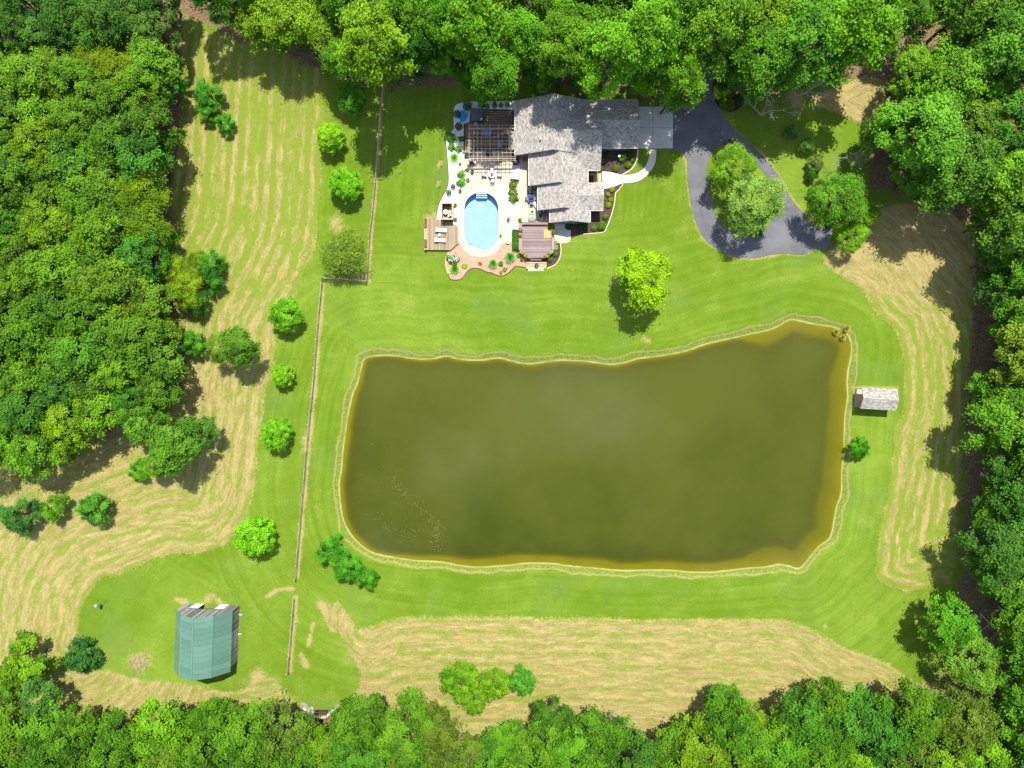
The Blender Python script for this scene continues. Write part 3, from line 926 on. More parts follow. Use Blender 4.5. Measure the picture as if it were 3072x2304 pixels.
# stamped concrete terrace with the pool cut out of it
terr = [(1391, 452), (1383, 462), (1379.6, 478), (1385, 500), (1409, 502), (1415, 513), (1410, 528), (1401, 560), (1389, 570), (1379, 590), (1376, 610), (1375.7, 689), (1377, 725), (1389, 749), (1413, 767), (1442, 772), (1471, 767), (1493, 753),
        (1508.6, 729), (1513, 709), (1514.5, 620), (1507, 590), (1505, 570), (1510, 550), (1529.7, 541), (1529.7, 530), (1537, 530), (1537, 495), (1535, 452)]
sheet('pool_terrace', WL(terr)[::-1], -0.06, 0.030, 'stamped_concrete', [capsule(0.2)])
sheet('lounger_pad', WL([(1514, 672), (1537, 672), (1537, 728), (1508, 728)])[::-1], -0.05, 0.024, 'stamped_concrete')

# brown paver floor under the pergola
pv = link('pergola_floor', None, kind='structure')
fl = [(1391, 372), (1391, 452), (1536, 452), (1536, 490), (1560, 490), (1560, 330), (1450, 326), (1412, 326), (1408, 366)]
sheet('joint_sand', WL(fl)[::-1], -0.05, 0.018, 'paver_joint', kind=None, parent=pv)
fw = WL(fl)
mb = MB()
x = min(p[0] for p in fw)
while x < max(p[0] for p in fw):
    y = min(p[1] for p in fw)
    while y < max(p[1] for p in fw):
        c = np.array([[x + .15, y + .15]])
        if signed_dist(c, fw)[0] > 0.16:
            mb.box((x + .15, y + .15, 0.018 + rnd.uniform(0.012, 0.02)), (0.2, 0.2, 0.03), rnd.uniform(-.02, .02))
        y += 0.305
    x += 0.305
mb.build('paver', 'brown_paver', pv, kind='stuff')

# concrete side patio along the house: slabs with joints
sp = link('side_patio', None, kind='structure')
ys_ = [900, 1073, 1275, 1466]
for k in range(3):
    for xa, xb in ((203, 306), (309, 420)):
        a, b = WL(Z3([(xa, ys_[k]), (xb, ys_[k + 1])]))
        MB().prism([(a[0] + .01, b[1] + .012), (b[0] - .01, b[1] + .012), (b[0] - .01, a[1] - .012), (a[0] + .01, a[1] - .012)], -0.06, 0.055).build('slab', 'concrete_pale', sp)
a, b = WL(Z3([(210, 735), (330, 898)]))
MB().prism([(a[0], b[1]), (b[0], b[1]), (b[0], a[1]), (a[0], a[1])], -0.06, 0.05).build('slab', 'concrete_pale', sp)
a, b = WL(Z3([(309, 1300), (545, 1470)]))
MB().prism([(b[0] - 1.9, b[1]), (b[0], b[1]), (b[0], a[1]), (b[0] - 1.9, a[1])], -0.06, 0.048).build('slab', 'concrete_pale', sp)
edge_strip('patio_curb', WL(Z3([(198, 1000), (199, 1200), (199, 1466)])), 0.13, -0.05, 0.16, 'edging_pale')

# grey flag patio south of the house
gp = link('flag_patio', None, kind='structure')
sheet('joint_sand', WL(Z4([(735, 700), (735, 1090), (840, 1128), (935, 1122), (1005, 1095), (1020, 1030), (1020, 700)])), -0.04, 0.02, 'edging_pale', kind=None, parent=gp)
for i in range(6):
    for j in range(7):
        px, py = 760 + i * 46, 760 + j * 48
        if py > 1010 + (px - 735) * 0.15:
            continue
        x, y = W(*Z4([(px, py)])[0])
        MB().box((x, y, 0.035), (0.42 + rnd.uniform(-.03, .02), 0.43 + rnd.uniform(-.03, .02), 0.05), rnd.uniform(-.03, .03)).build('flagstone', 'concrete_grey', gp)

# flagstones in the gravel by the pool and pavers at the foot of the deck steps
for i, (px, py, rz) in enumerate([(1524.5, 632, -.6), (1536, 641, -.6), (1545, 651, -.6)]):
    x, y = W(px, py)
    MB().box((x, y, 0.03), (0.72, 0.48, 0.06), rz).build('flagstone', 'flagstone', kind='structure')
for i in range(5):
    x, y = W(1588 + i * 9.6, 808.5)
    MB().box((x, y, 0.03), (0.46, 0.62, 0.06), 0).build('step_paver', 'concrete_pale', kind='structure')

# ---------------------------------------------------------------- swimming pool
pool = thing('swimming_pool', 'oval swimming pool of pale blue water in the stone terrace', 'swimming pool', (0, 0, 0))
mb = MB()
cap = capsule(0.0, 20)
m = len(cap)
cop = capsule(0.42, 20)
mb.add([(*p, 0.075) for p in cap] + [(*p, 0.075) for p in cop] + [(*p, -0.04) for p in cop] + [(*p, -0.12) for p in cap],
       [(i, m + i, m + (i + 1) % m, (i + 1) % m) for i in range(m)] + [(m + i, 2 * m + i, 2 * m + (i + 1) % m, m + (i + 1) % m) for i in range(m)] + [(i, (i + 1) % m, 3 * m + (i + 1) % m, 3 * m + i) for i in range(m)])
mb.build('coping', 'coping_stone', pool)
mb = MB()
mb.add([(*p, -0.12) for p in cap] + [(*p, -1.45) for p in cap], [((i + 1) % m, i, m + i, m + (i + 1) % m) for i in range(m)])
mb.build('liner_wall', 'pool_wall', pool)
MB().add([(*p, -1.45) for p in cap], [tuple(range(m))]).build('liner_floor', 'pool_liner_caustics', pool)
MB().add([(*p, -0.16) for p in cap], [tuple(range(m))]).build('water', 'pool_water', pool)
# moulded entry steps at the north end and the grab rail
sx_, sy_ = W(1444.5, 577)
for k in range(3):
    MB().box((sx_, sy_ + 0.92 - k * 0.33, 0.10 - k * 0.012), (1.75 + k * .06, 0.29, 0.09)).build('step', 'white_paint', pool)
for k in range(3):
    MB().box((sx_, sy_ - 0.08 - k * 0.3, -0.22 - k * 0.26), (1.9, 0.3, 0.26)).build('step', 'white_paint', pool)
mb = MB()
mb.tube((sx_, sy_ + 0.7, 0.05), (sx_, sy_ + 0.7, 0.8), 0.025).tube((sx_, sy_ + 0.7, 0.8), (sx_, sy_ - 0.45, 0.55), 0.025).tube((sx_, sy_ - 0.45, 0.55), (sx_, sy_ - 0.45, -0.7), 0.025)
mb.build('grab_rail', 'grey_metal', pool)

# ================================================================ BUILDINGS
EAVE = 2.7


def tone_attr(o, vals):
    o.data.attributes.new('tone', 'FLOAT', 'POINT').data.foreach_set('value', vals)


def gable_roof(parent, axis, c, half, a0, a1, rise, eave, gutter=True, ov=0.0, cap='roof_shingle'):
    """A gable roof: ridge along axis ('x' or 'y') at cross coordinate c from a0 to a1; overlapping shingles laid in courses."""
    def w(u, v, zz):           # u along the ridge, v across
        return (u, v, zz) if axis == 'x' else (v, u, zz)
    th = 0.14
    d = MB()
    vs = [w(u, v, zz) for u in (a0, a1) for v, zz in ((c - half, eave - th), (c - half, eave), (c, eave + rise), (c + half, eave), (c + half, eave - th), (c, eave + rise - th - .04))]
    d.add(vs, [(0, 1, 7, 6), (1, 2, 8, 7), (2, 3, 9, 8), (3, 4, 10, 9), (4, 5, 11, 10), (5, 0, 6, 11), (0, 5, 2, 1), (5, 4, 3, 2), (6, 7, 8, 11), (11, 8, 9, 10)])
    roof = d.build('roof', 'roof_deck', parent)
    ln = math.hypot(half, rise)
    n = int(ln / 0.21)
    ex = ln / n
    mb, tones = MB(), []
    for side in (-1, 1):
        for k in range(n):
            u = a0 - rnd.random() * 0.3
            f0, f1 = k * ex - 0.03, (k + 1) * ex + 0.02
            while u < a1:
                wd_ = rnd.uniform(0.24, 0.46)
                u0, u1 = max(u, a0 + .005), min(u + wd_ - 0.012, a1 - .005)
                u += wd_
                if u1 - u0 < 0.05:
                    continue
                fb = f0 + rnd.uniform(-.015, .012)
                lift = rnd.uniform(0.026, 0.04)
                def pt(uu, f, up):
                    r = min(max(f / ln, -0.01), 1.0)
                    return w(uu, c + side * half * (1 - r), eave + rise * r + up)
                q_ = [pt(u0, fb, lift), pt(u1, fb, lift), pt(u1, f1, 0.012), pt(u0, f1, 0.012), pt(u0, fb, 0.002), pt(u1, fb, 0.002)]
                mb.add(q_, [(0, 1, 2, 3), (4, 5, 1, 0)] if (side == -1) == (axis == 'x') else [(3, 2, 1, 0), (0, 1, 5, 4)])
                tones += [min(1, max(0, rnd.gauss(.5, .26)))] * 6
    sh = mb.build('shingle', 'roof_shingle', roof, kind='stuff')
    tone_attr(sh, tones)
    u, mb, tones = a0, MB(), []
    while u < a1 - 0.1:
        e = min(u + 0.3, a1)
        zz = eave + rise
        mb.add([w(u, c - .16, zz - .03), w(e, c - .16, zz - .045), w(e, c, zz + .028), w(u, c, zz + .045), w(u, c + .16, zz - .03), w(e, c + .16, zz - .045)], [(0, 1, 2, 3), (3, 2, 5, 4)])
        tones += [rnd.uniform(.3, .75)] * 6
        u += 0.29
    rc = mb.build('ridge_cap', 'roof_shingle', roof)
    tone_attr(rc, tones)
    if gutter:
        for s in (-1, 1):
            cc, sz = w((a0 + a1) / 2, c + s * (half + .06), eave - .06), w(a1 - a0 - .02, .11, .10)
            MB().box(cc, tuple(abs(k) for k in sz)).build('gutter', 'trim_paint', roof)
    for u in (a0, a1):
        b = MB()
        s_ = 0.03
        uo = u - .02 if u == a0 else u + .02
        for s in (-1, 1):
            p_ = [w(uo, c + s * half, eave - .2), w(uo, c + s * half, eave - .005), w(uo, c, eave + rise - .005), w(uo, c, eave + rise - .22)]
            p2 = [w(uo + (s_ if u == a0 else -s_), *([c + s * half, eave - .2])), w(uo + (s_ if u == a0 else -s_), c + s * half, eave - .005), w(uo + (s_ if u == a0 else -s_), c, eave + rise - .005), w(uo + (s_ if u == a0 else -s_), c, eave + rise - .22)]
            b.add(p_ + p2, [(0, 1, 2, 3), (7, 6, 5, 4), (0, 4, 5, 1), (1, 5, 6, 2), (3, 2, 6, 7), (0, 3, 7, 4)])
        b.build('fascia', 'trim_paint', roof)
    return roof


def gable_wall(parent, axis, c, half, a0, a1, rise, eave, inset=0.42, gi=0.35, mat='siding'):
    h = half - inset
    r = rise * h / half
    e = eave - 0.16
    def w(u, v, zz):
        return (u, v, zz) if axis == 'x' else (v, u, zz)
    vs = []
    for u in (a0 + gi, a1 - gi):
        vs += [w(u, c - h, -0.1), w(u, c - h, e), w(u, c, e + r), w(u, c + h, e), w(u, c + h, -0.1)]
    return MB().add(vs, [(0, 1, 2, 3, 4), (9, 8, 7, 6, 5), (0, 5, 6, 1), (3, 8, 9, 4), (1, 6, 7, 2), (2, 7, 8, 3)]).build('wall', mat, parent)


def window(parent, c, w_, h_, facing):
    """facing: 's','e','w','n'; c is the centre on the wall face."""
    ax_ = facing in 'ns'
    sg = {'s': -1, 'n': 1, 'e': 1, 'w': -1}[facing]
    def bx(off, size, dep, out):
        return ((c[0] + off, c[1] + sg * out, c[2]), (size[0], dep, size[1])) if ax_ else ((c[0] + sg * out, c[1] + off, c[2]), (dep, size[0], size[1]))
    f = MB().box(*bx(0, (w_ + .16, h_ + .16), .06, .03)).build('window', 'trim_paint', parent)
    for k in (-1, 1):
        MB().box(*bx(k * w_ / 4, (w_ / 2 - .05, h_ - .05), .03, .055)).build('pane', 'window_glass', f)
    return f


house = thing('house', 'long low house with a mottled grey shingle roof stepping down beside the pool', 'house', (0, 0, 0))
# blocks: axis, ridge position, half span, from, to, rise
BLK = {
    'A': ('y', 6.9, 6.36, 38.96, 48.2, 2.98),
    'B1': ('y', 7.9, 5.0, 33.77, 39.3, 2.3),
    'B2': ('y', 8.77, 4.36, 29.6, 34.2, 1.98),
    'B3': ('y', 9.87, 3.42, 27.5, 30.0, 1.55),
    'C': ('x', 44.26, 4.05, 9.6, 21.4, 1.86),
    'E': ('x', 42.2, 5.8, 8.0, 15.05, 2.62),
    'D': ('x', 31.85, 2.26, 9.6, 15.5, 1.04),
}
for k, (axs, c, hf, a0, a1, rs) in BLK.items():
    gable_roof(house, axs, c, hf, a0, a1, rs, EAVE + {'E': .012, 'D': .006, 'B1': -.05, 'B2': -.1, 'B3': -.15}.get(k, 0))
    gable_wall(house, axs, c, hf, a0, a1, rs, EAVE + {'B1': -.05, 'B2': -.1, 'B3': -.15}.get(k, 0))
# bay on the pool side with its own lean-to roof
mb = MB()
mb.add([(-.62, 39.9, 2.42), (-.62, 43.0, 2.42), (.75, 43.0, 2.82), (.75, 39.9, 2.82), (-.62, 39.9, 2.3), (-.62, 43.0, 2.3), (.75, 43.0, 2.6), (.75, 39.9, 2.6)], [(3, 2, 1, 0), (0, 1, 5, 4), (1, 2, 6, 5), (3, 0, 4, 7), (4, 5, 6, 7)])
br = mb.build('bay_roof', 'roof_deck', house)
mb, tones = MB(), []
for k in range(7):
    yy = 39.9
    while yy < 42.9:
        w_ = min(rnd.uniform(.24, .46), 43.0 - yy)
        x0_, x1_ = -.64 + k * .2, -.64 + k * .2 + .22
        zz = lambda x: 2.42 + (x + .62) * .292
        lf = rnd.uniform(.026, .04)
        mb.add([(x0_, yy, zz(x0_) + lf), (x0_, yy + w_ - .012, zz(x0_) + lf), (x1_, yy + w_ - .012, zz(x1_) + .012), (x1_, yy, zz(x1_) + .012)], [(3, 2, 1, 0)])
        tones += [min(1, max(0, rnd.gauss(.45, .2)))] * 4
        yy += w_
tone_attr(mb.build('shingle', 'roof_shingle', br, kind='stuff'), tones)
MB().box((0.1, 41.45, 1.2), (1.2, 2.7, 2.4)).build('bay_wall', 'siding', house)
# windows and doors under the eaves
for c, w_, h_, fc_ in [((17.0, 40.63, 1.5), 1.4, 1.2, 's'), ((19.4, 40.63, 1.5), 1.4, 1.2, 's'), ((13.9, 36.82, 1.5), 1.1, 1.2, 's'), ((14.1, 30.01, 1.5), 1.6, 1.2, 's'), ((8.6, 27.85, 1.4), 1.3, 1.2, 's'), ((11.3, 27.85, 1.4), 1.3, 1.2, 's'),
                       ((.96, 45.5, 1.5), 1.3, 1.2, 'w'), ((3.32, 36.0, 1.5), 1.6, 1.3, 'w'), ((4.83, 31.6, 1.4), 1.4, 1.2, 'w'), ((4.0, 47.85, 1.5), 1.3, 1.2, 'n'), ((17.0, 47.89, 1.5), 1.2, 1.1, 'n')]:
    window(house, c, w_, h_, fc_)
dr = MB().box((12.53, 35.3, 1.05), (.07, 1.0, 2.1)).build('front_door', 'dark_wood', house)
MB().tube((12.58, 34.95, 1.0), (12.64, 34.95, 1.0), .03).build('handle', 'grey_metal', dr)
for yy in (42.4, 46.0):
    gd = MB().box((21.06, yy, 1.1), (.06, 2.8, 2.2)).build('garage_door', 'trim_paint', house)
    for j in range(4):
        MB().box((21.10, yy, .3 + j * .55), (.03, 2.7, .48)).build('panel', 'trim_paint', gd)
# front porch floor of boards
pd = MB().box((13.95, 35.25, .06), (3.1, 2.7, .16)).build('porch_deck', 'pale_wood', house)
for i in range(20):
    MB().box((12.62 + i * .145, 35.25, .155), (.135, 2.64, .03)).build('board', 'pale_wood', pd)
mb = MB().box((13.75, 35.5, .18), (.9, 1.5, .02))
mb.build('doormat', 'dark_wood', house)
# vents through the roof
for (px, py, hh, r_) in [(1626, 323, 4.6, .06)]:
    x, y = W(px, py, hh)
    MB().tube((x, y, hh - .5), (x, y, hh + .45), r_).build('vent_pipe', 'dark_metal', house)
x, y = W(1621, 417, 4.9)
mb = MB().tube((x, y, 4.2), (x, y, 5.25), .13, n=12).lathe((x, y, 5.2), [(.2, 0), (.22, .08), (.16, .2), (.02, .26)], 12)
mb.build('flue', 'white_paint', house)
x, y = W(1693, 631, 4.0)
MB().tube((x, y, 3.4), (x, y, 4.3), .07).build('vent_pipe', 'dark_metal', house)

# ---------------------------------------------------------------- the barn with the green gambrel roof
bc = W(635.5, 1896.5)
barn = thing('barn', 'weathered grey barn with a green metal gambrel roof', 'barn', (*bc, 0), R(-2.0))
BW, BL = 4.68, 4.82
PROF = [(-BW - .06, 3.36), (-2.62, 6.0), (0.0, 7.45), (2.62, 6.0), (BW + .06, 3.36)]
y0b, y1b = -BL - .55, BL + .05
nP = 11
pw_ = (y1b - y0b) / nP
slopes = [MB() for _ in range(4)]
panel_me = []
for s in range(4):
    (xa, za), (xb, zb) = PROF[s], PROF[s + 1]
    nrm = Vector((-(zb - za), 0, xb - xa)).normalized()
    mb = MB()
    def pt(f, yy, up):
        return (xa + (xb - xa) * f + nrm.x * up, yy, za + (zb - za) * f + nrm.z * up)
    prof = [(0, 0), (.02, .035), (.05, .035), (.07, 0), (.30, 0), (.315, .02), (.335, .02), (.35, 0), (.61, 0), (.625, .02), (.645, .02), (.66, 0), (pw_ - .012, 0)]
    vs = [pt(f, yy, up + .02) for f in (-.01, 1.005) for yy, up in prof]
    n_ = len(prof)
    fs_ = [(i, i + 1, n_ + i + 1, n_ + i) for i in range(n_ - 1)]
    vs += [pt(f, yy, -.015) for f in (-.01, 1.005) for yy in (0, pw_ - .012)]
    o_ = 2 * n_
    fs_ += [(o_, o_ + 2, o_ + 3, o_ + 1)]
    mb.add(vs, [f[::-1] for f in fs_])
    me_ = mb.mesh('roof_panel')
    me_.materials.append(MAT['barn_roof_paint'])
    for i in range(nP):
        link('roof_panel', me_, barn, loc=(0, y0b + i * pw_, 0))
mb = MB()
for x_, z_ in PROF[1:4]:
    mb.box((x_, (y0b + y1b) / 2, z_ + .035), (.22 if x_ == 0 else .14, y1b - y0b + .02, .05))
mb.build('ridge_cap', 'barn_roof_paint', barn)
# gable ends and sides: upright boards, each its own piece
def roof_z(x_):
    ax_ = abs(x_)
    return 6.0 + (2.62 - ax_) / 2.62 * 1.45 if ax_ < 2.62 else 3.36 + (BW + .06 - ax_) / (BW + .06 - 2.62) * 2.64
bw_ = 0.26
for end, yy in ((1, BL), (-1, -BL)):
    n_ = int(2 * BW / bw_)
    for i in range(n_):
        xa = -BW + i * 2 * BW / n_ + .008
        xb = xa + 2 * BW / n_ - .022
        z0_ = 0.0
        if end == 1 and -1.45 < (xa + xb) / 2 < 1.35:
            z0_ = 2.55
        za, zb = roof_z(xa) - .05, roof_z(xb) - .05
        j_ = rnd.uniform(-.012, .012)
        t_ = .03
        ya, yb = yy + j_ - t_ / 2, yy + j_ + t_ / 2
        MB().add([(xa, ya, z0_), (xb, ya, z0_), (xb, ya, zb), (xa, ya, za), (xa, yb, z0_), (xb, yb, z0_), (xb, yb, zb), (xa, yb, za)],
                 [(0, 1, 2, 3), (7, 6, 5, 4), (0, 4, 5, 1), (1, 5, 6, 2), (2, 6, 7, 3), (3, 7, 4, 0)]).build('board', 'barn_board', barn)
for sgn in (-1, 1):
    me_ = MB().box((0, 0, 1.68), (.03, bw_ - .03, 3.3)).mesh('board')
    me_.materials.append(MAT['barn_board'])
    n_ = int(2 * BL / bw_)
    for i in range(n_):
        link('board', me_, barn, loc=(sgn * (BW - .02) + rnd.uniform(-.012, .012), -BL + (i + .5) * 2 * BL / n_, rnd.uniform(-.04, .04)))
mb = MB()
for x_ in (-BW + .14, 0, BW - .14):
    for y_ in (-BL + .14, 0, BL - .14):
        if (x_, y_) != (0, BL - .14):
            mb.box((x_, y_, 1.65 if x_ else 3.4), (.16, .16, 3.3 if x_ else 6.8))
for z_ in (.9, 2.0, 3.2):
    for s_ in (-1, 1):
        mb.box((s_ * (BW - .08), 0, z_), (.08, 2 * BL - .4, .14))
    mb.box((0, -BL + .08, z_), (2 * BW - .4, .08, .14))
mb.build('frame', 'weathered_wood', barn)
for xc in (-2.15, 2.1):
    dd = MB().box((xc, BL + .09, 1.28), (1.45, .06, 2.5)).build('sliding_door', 'white_paint', barn)
    for z_ in (.12, 1.28, 2.45):
        MB().box((xc, BL + .135, z_), (1.4, .03, .14)).build('batten', 'white_paint', dd)
MB().box((0, BL + .1, 2.62), (6.0, .05, .08)).build('door_track', 'dark_metal', barn)
for y_ in (3.3, -.1):
    MB().box((BW + .3, y_, .22), (.55, .14, .1)).build('downspout', 'white_paint', barn)
sheet('barn_floor', [tuple(Vector(bc) + (Matrix.Rotation(R(-2), 2) @ Vector(p))) for p in ((-BW, -BL), (BW, -BL), (BW, BL - .9), (-BW, BL - .9))], -.05, .02, 'straw', kind='structure')

# ---------------------------------------------------------------- open shelter by the pond
sc_ = W(2614, 1196)
shl = thing('pond_shelter', 'small open shelter with a grey shingle roof on the pond bank', 'shelter', (*sc_, 0), R(-3.6))
hl, hw = 3.0, 1.8
fl_ = MB().box((0, 0, .1), (2 * hl - .35, 2 * hw - .3, .14)).build('floor', 'pale_wood', shl)
for i in range(22):
    MB().box((-hl + .3 + i * .262, 0, .185), (.25, 2 * hw - .32, .03)).build('floor_board', 'pale_wood', fl_)
for x_ in (-hl + .28, 0, hl - .28):
    for y_ in (-hw + .25, hw - .25):
        MB().box((x_, y_, 1.3), (.14, .14, 2.4)).build('post', 'weathered_wood', shl)
for y_ in (-hw + .25, hw - .25):
    MB().box((0, y_, 2.42), (2 * hl - .3, .12, .2)).build('beam', 'weathered_wood', shl)
mb = MB()
mb.box((.5, -hw + .5, .62), (2.6, .4, .06)).box((-.6, -hw + .5, .4), (.08, .36, .42)).box((1.6, -hw + .5, .4), (.08, .36, .42))
mb.build('bench', 'weathered_wood', shl)
for i in range(12):
    MB().box((-hl + .32 + i * .5, -hw + .25, .75), (.45, .04, 1.0)).build('rail_board', 'weathered_wood', shl)
gable_roof(shl, 'x', 0.0, hw, -hl, hl, .85, 2.5, gutter=False)

# ---------------------------------------------------------------- post and rail fences
def fence(name, label, pts_px, spacing=2.5, rails=3, group=None):
    w = WL(pts_px)
    root = thing(name, label, 'fence', (*w[0], 0), group=group)
    base = Vector(w[0])
    L = [0]
    for i in range(1, len(w)):
        L.append(L[-1] + (Vector(w[i]) - Vector(w[i - 1])).length)
    n = max(1, round(L[-1] / spacing))
    def at(s):
        for i in range(1, len(w)):
            if s <= L[i] + 1e-6:
                return Vector(w[i - 1]).lerp(Vector(w[i]), (s - L[i - 1]) / (L[i] - L[i - 1]))
        return Vector(w[-1])
    ps = [at(L[-1] * i / n) for i in range(n + 1)]
    if not hasattr(fence, 'pm'):
        fence.pm = MB().box((0, 0, .65), (.15, .15, 1.34)).mesh('post')
        fence.pm.materials.append(MAT['weathered_wood'])
    for p in ps:
        link('post', fence.pm, root, loc=(p.x - base.x, p.y - base.y, rnd.uniform(-.04, .04)), rz=rnd.uniform(-.1, .1))
    for i in range(n):
        a, b = ps[i], ps[i + 1]
        d = b - a
        ang = math.atan2(d.y, d.x)
        nv = Vector((-d.y, d.x)).normalized() * .09
        for k in range(rails):
            m_ = (a + b) / 2 + nv - base
            o = MB().box((0, 0, 0), (d.length + .05, .045, .15)).build('rail', 'weathered_wood', root)
            o.location = (m_.x, m_.y, .35 + k * .4)
            o.rotation_euler = (0, rnd.uniform(-.012, .012), ang + rnd.uniform(-.006, .006))
    return root


fence('post_and_rail_fence', 'long post and rail fence running from the woods down past the wispy willow', [(1150, 262), (1140, 370), (1126, 560), (1116, 660), (1110, 704), (1105, 791), (1101, 846)])
fence('post_and_rail_fence', 'short cross rail fence at the foot of the wispy willow', [(968, 836), (1101, 846)])
fence('post_and_rail_fence', 'longest post and rail fence running down the lawn beside the pond', [(967, 852), (957, 951), (950, 1040), (942, 1149), (926, 1301), (912, 1464), (896.5, 1638), (888.5, 1735)])
fence('post_and_rail_fence', 'short separate fence run on the lawn right of the barn', [(884, 1796), (875, 1905), (866, 2014)])
x, y = W(860, 2066)
tag(MB().box((0, 0, .65), (.16, .16, 1.3)).build('fence_post', 'weathered_wood', loc=(x, y, 0)), 'lone wooden fence post at the edge of the bottom woods', 'post')

# ---------------------------------------------------------------- block wall at the spillway
rw = thing('spillway_wall', 'three sided low wall with dark boards at the bottom wood edge', 'retaining wall', (*W(962, 2136), 0))
ox, oy = W(962, 2136)
def wseg(name, a, b, zt, th, mat):
    (xa, ya), (xb, yb) = W(*a), W(*b)
    d = Vector((xb - xa, yb - ya))
    return MB().box(((xa + xb) / 2 - ox, (ya + yb) / 2 - oy, zt / 2 - .05), (d.length, th, zt), math.atan2(d.y, d.x)).build(name, mat, rw)
wseg('wing_wall', (984, 2144), (1018, 2115), .95, .22, 'concrete_pale')
wseg('cap', (985, 2139), (1016, 2112), 1.04, .16, 'concrete_grey')
wseg('wing_wall', (912, 2118), (940, 2143), .8, .22, 'concrete_grey')
wseg('head_wall', (938, 2146), (982, 2146), .9, .2, 'concrete_pale')
for i in range(4):
    wseg('board', (942, 2131 + i * 3.6), (985, 2131 + i * 3.6), .35 + i * .02, .19, 'dark_wood')
rp = thing('riprap', 'heap of pale broken stone beside the spillway wall', 'stone heap', (*W(922, 2126), 0))
st = MB().lathe((0, 0, 0), [(.19, 0), (.24, .1), (.15, .22), (.03, .26)], 6, 1, .8).mesh('stone')
st.materials.append(MAT['riprap'])
for i in range(34):
    px, py = 910 + i * .95 + rnd.gauss(0, 2.2), 2114 + i * .72 + rnd.gauss(0, 3.4)
    x, y = W(px, py)
    bx_, by_ = W(922, 2126)
    o = link('stone', st, rp, loc=(x - bx_, y - by_, rnd.uniform(-.03, .15)), rz=rnd.uniform(0, 6), scale=rnd.uniform(.7, 1.5))

# ================================================================ DECKS, PERGOLA AND GARDEN FURNITURE
def boards(root, poly, z, wdt, axis, mat, gap=.012):
    """Deck boards clipped to an outline, one object each. axis: direction the boards run."""
    ys0, ys1 = (min(p[0] for p in poly), max(p[0] for p in poly)) if axis == 'y' else (min(p[1] for p in poly), max(p[1] for p in poly))
    n = max(1, round((ys1 - ys0) / wdt))
    wdt = (ys1 - ys0) / n
    for i in range(n):
        a, b = ys0 + i * wdt + gap / 2, ys0 + (i + 1) * wdt - gap / 2
        def span(t):
            xs_ = []
            for k in range(len(poly)):
                p, r_ = poly[k], poly[(k + 1) % len(poly)]
                u0, u1 = (p[0], r_[0]) if axis == 'y' else (p[1], r_[1])
                v0, v1 = (p[1], r_[1]) if axis == 'y' else (p[0], r_[0])
                if (u0 <= t) != (u1 <= t):
                    xs_.append(v0 + (t - u0) / (u1 - u0) * (v1 - v0))
            return (min(xs_), max(xs_)) if len(xs_) >= 2 else None
        sa, sb = span(a), span(b)
        if not sa or not sb:
            continue
        if axis == 'y':
            pl = [(a, sa[0]), (b, sb[0]), (b, sb[1]), (a, sa[1])]
        else:
            pl = [(sa[0], a), (sa[1], a), (sb[1], b), (sb[0], b)]
        MB().prism(pl, z - .035, z + rnd.uniform(-.003, .003)).build('board', mat, root)


# tan sun deck left of the pool
DH = 0.45
deck = thing('sun_deck', 'tan board sun deck with angled corners at the pool side', 'deck', (0, 0, 0))
dp = WL(Z2([(157, 638), (365, 645), (540, 690), (632, 767), (632, 1000), (507, 1108), (157, 1103)]), DH)[::-1]
boards(deck, dp, DH, .145, 'y', 'tan_board')
mb = MB()
cxd, cyd = sum(p[0] for p in dp) / 7, sum(p[1] for p in dp) / 7
mb.prism([(cxd + (a - cxd) * .985, cyd + (b - cyd) * .985) for a, b in dp], .02, DH - .045)
mb.build('skirt', 'weathered_wood', deck)
(bx0, by0), (bx1, by1) = W(*Z2([(113, 632)])[0], DH + .3), W(*Z2([(155, 1100)])[0], DH + .3)
MB().box(((bx0 + bx1) / 2, (by0 + by1) / 2, (DH + .3) / 2), (bx1 - bx0, abs(by1 - by0), DH + .28)).build('bench_box', 'pale_wood', deck)
for za, zb in ((634, 776), (948, 1078)):
    (xa, ya), (xb, yb) = W(*Z2([(116, za)])[0], DH + .33), W(*Z2([(153, zb)])[0], DH + .33)
    pl_ = MB().box(((xa + xb) / 2, (ya + yb) / 2, DH + .33), (xb - xa, abs(yb - ya), .12)).build('planter_box', 'planter_soil', deck)
    mb = MB()
    for k in range(14):
        px_, py_ = rnd.uniform(xa + .1, xb - .1), rnd.uniform(min(ya, yb) + .1, max(ya, yb) - .1)
        mb.lathe((px_, py_, DH + .38), [(.09, 0), (.12, .08), (.03, .16)], 6)
    mb.build('planting', 'terracotta', pl_)

# brown deck with benches and steps at the foot of the house
D2 = 0.62
wdk = thing('house_deck', 'purple brown board deck with built in benches and wide steps', 'deck', (0, 0, 0))
p4 = lambda pts, h=0: WL(Z4(pts), h)
boards(wdk, p4([(100, 760), (612, 760), (612, 885), (728, 885), (730, 1245), (588, 1388), (242, 1392), (98, 1258)], D2)[::-1], D2, .145, 'x', 'purple_board')
o8 = p4([(104, 766), (608, 766), (608, 890), (722, 890), (724, 1240), (586, 1380), (246, 1384), (104, 1254)], D2)[::-1]
MB().prism(o8, .02, D2 - .045).build('skirt', 'dark_wood', wdk)
def bench(a, b, wpx, h=D2 + .42):
    (xa, ya), (xb, yb) = p4([a], h)[0], p4([b], h)[0]
    d = Vector((xb - xa, yb - ya))
    ang = math.atan2(d.y, d.x)
    wd_ = wpx / 5.925 * S
    bo = MB().box(((xa + xb) / 2, (ya + yb) / 2, h), (d.length, wd_, .06), ang).build('bench', 'purple_trim', wdk)
    MB().box(((xa + xb) / 2, (ya + yb) / 2, h - .22), (d.length - .1, .08, .36), ang).build('leg', 'dark_wood', bo)
bench((125, 1030), (125, 1245), 56)
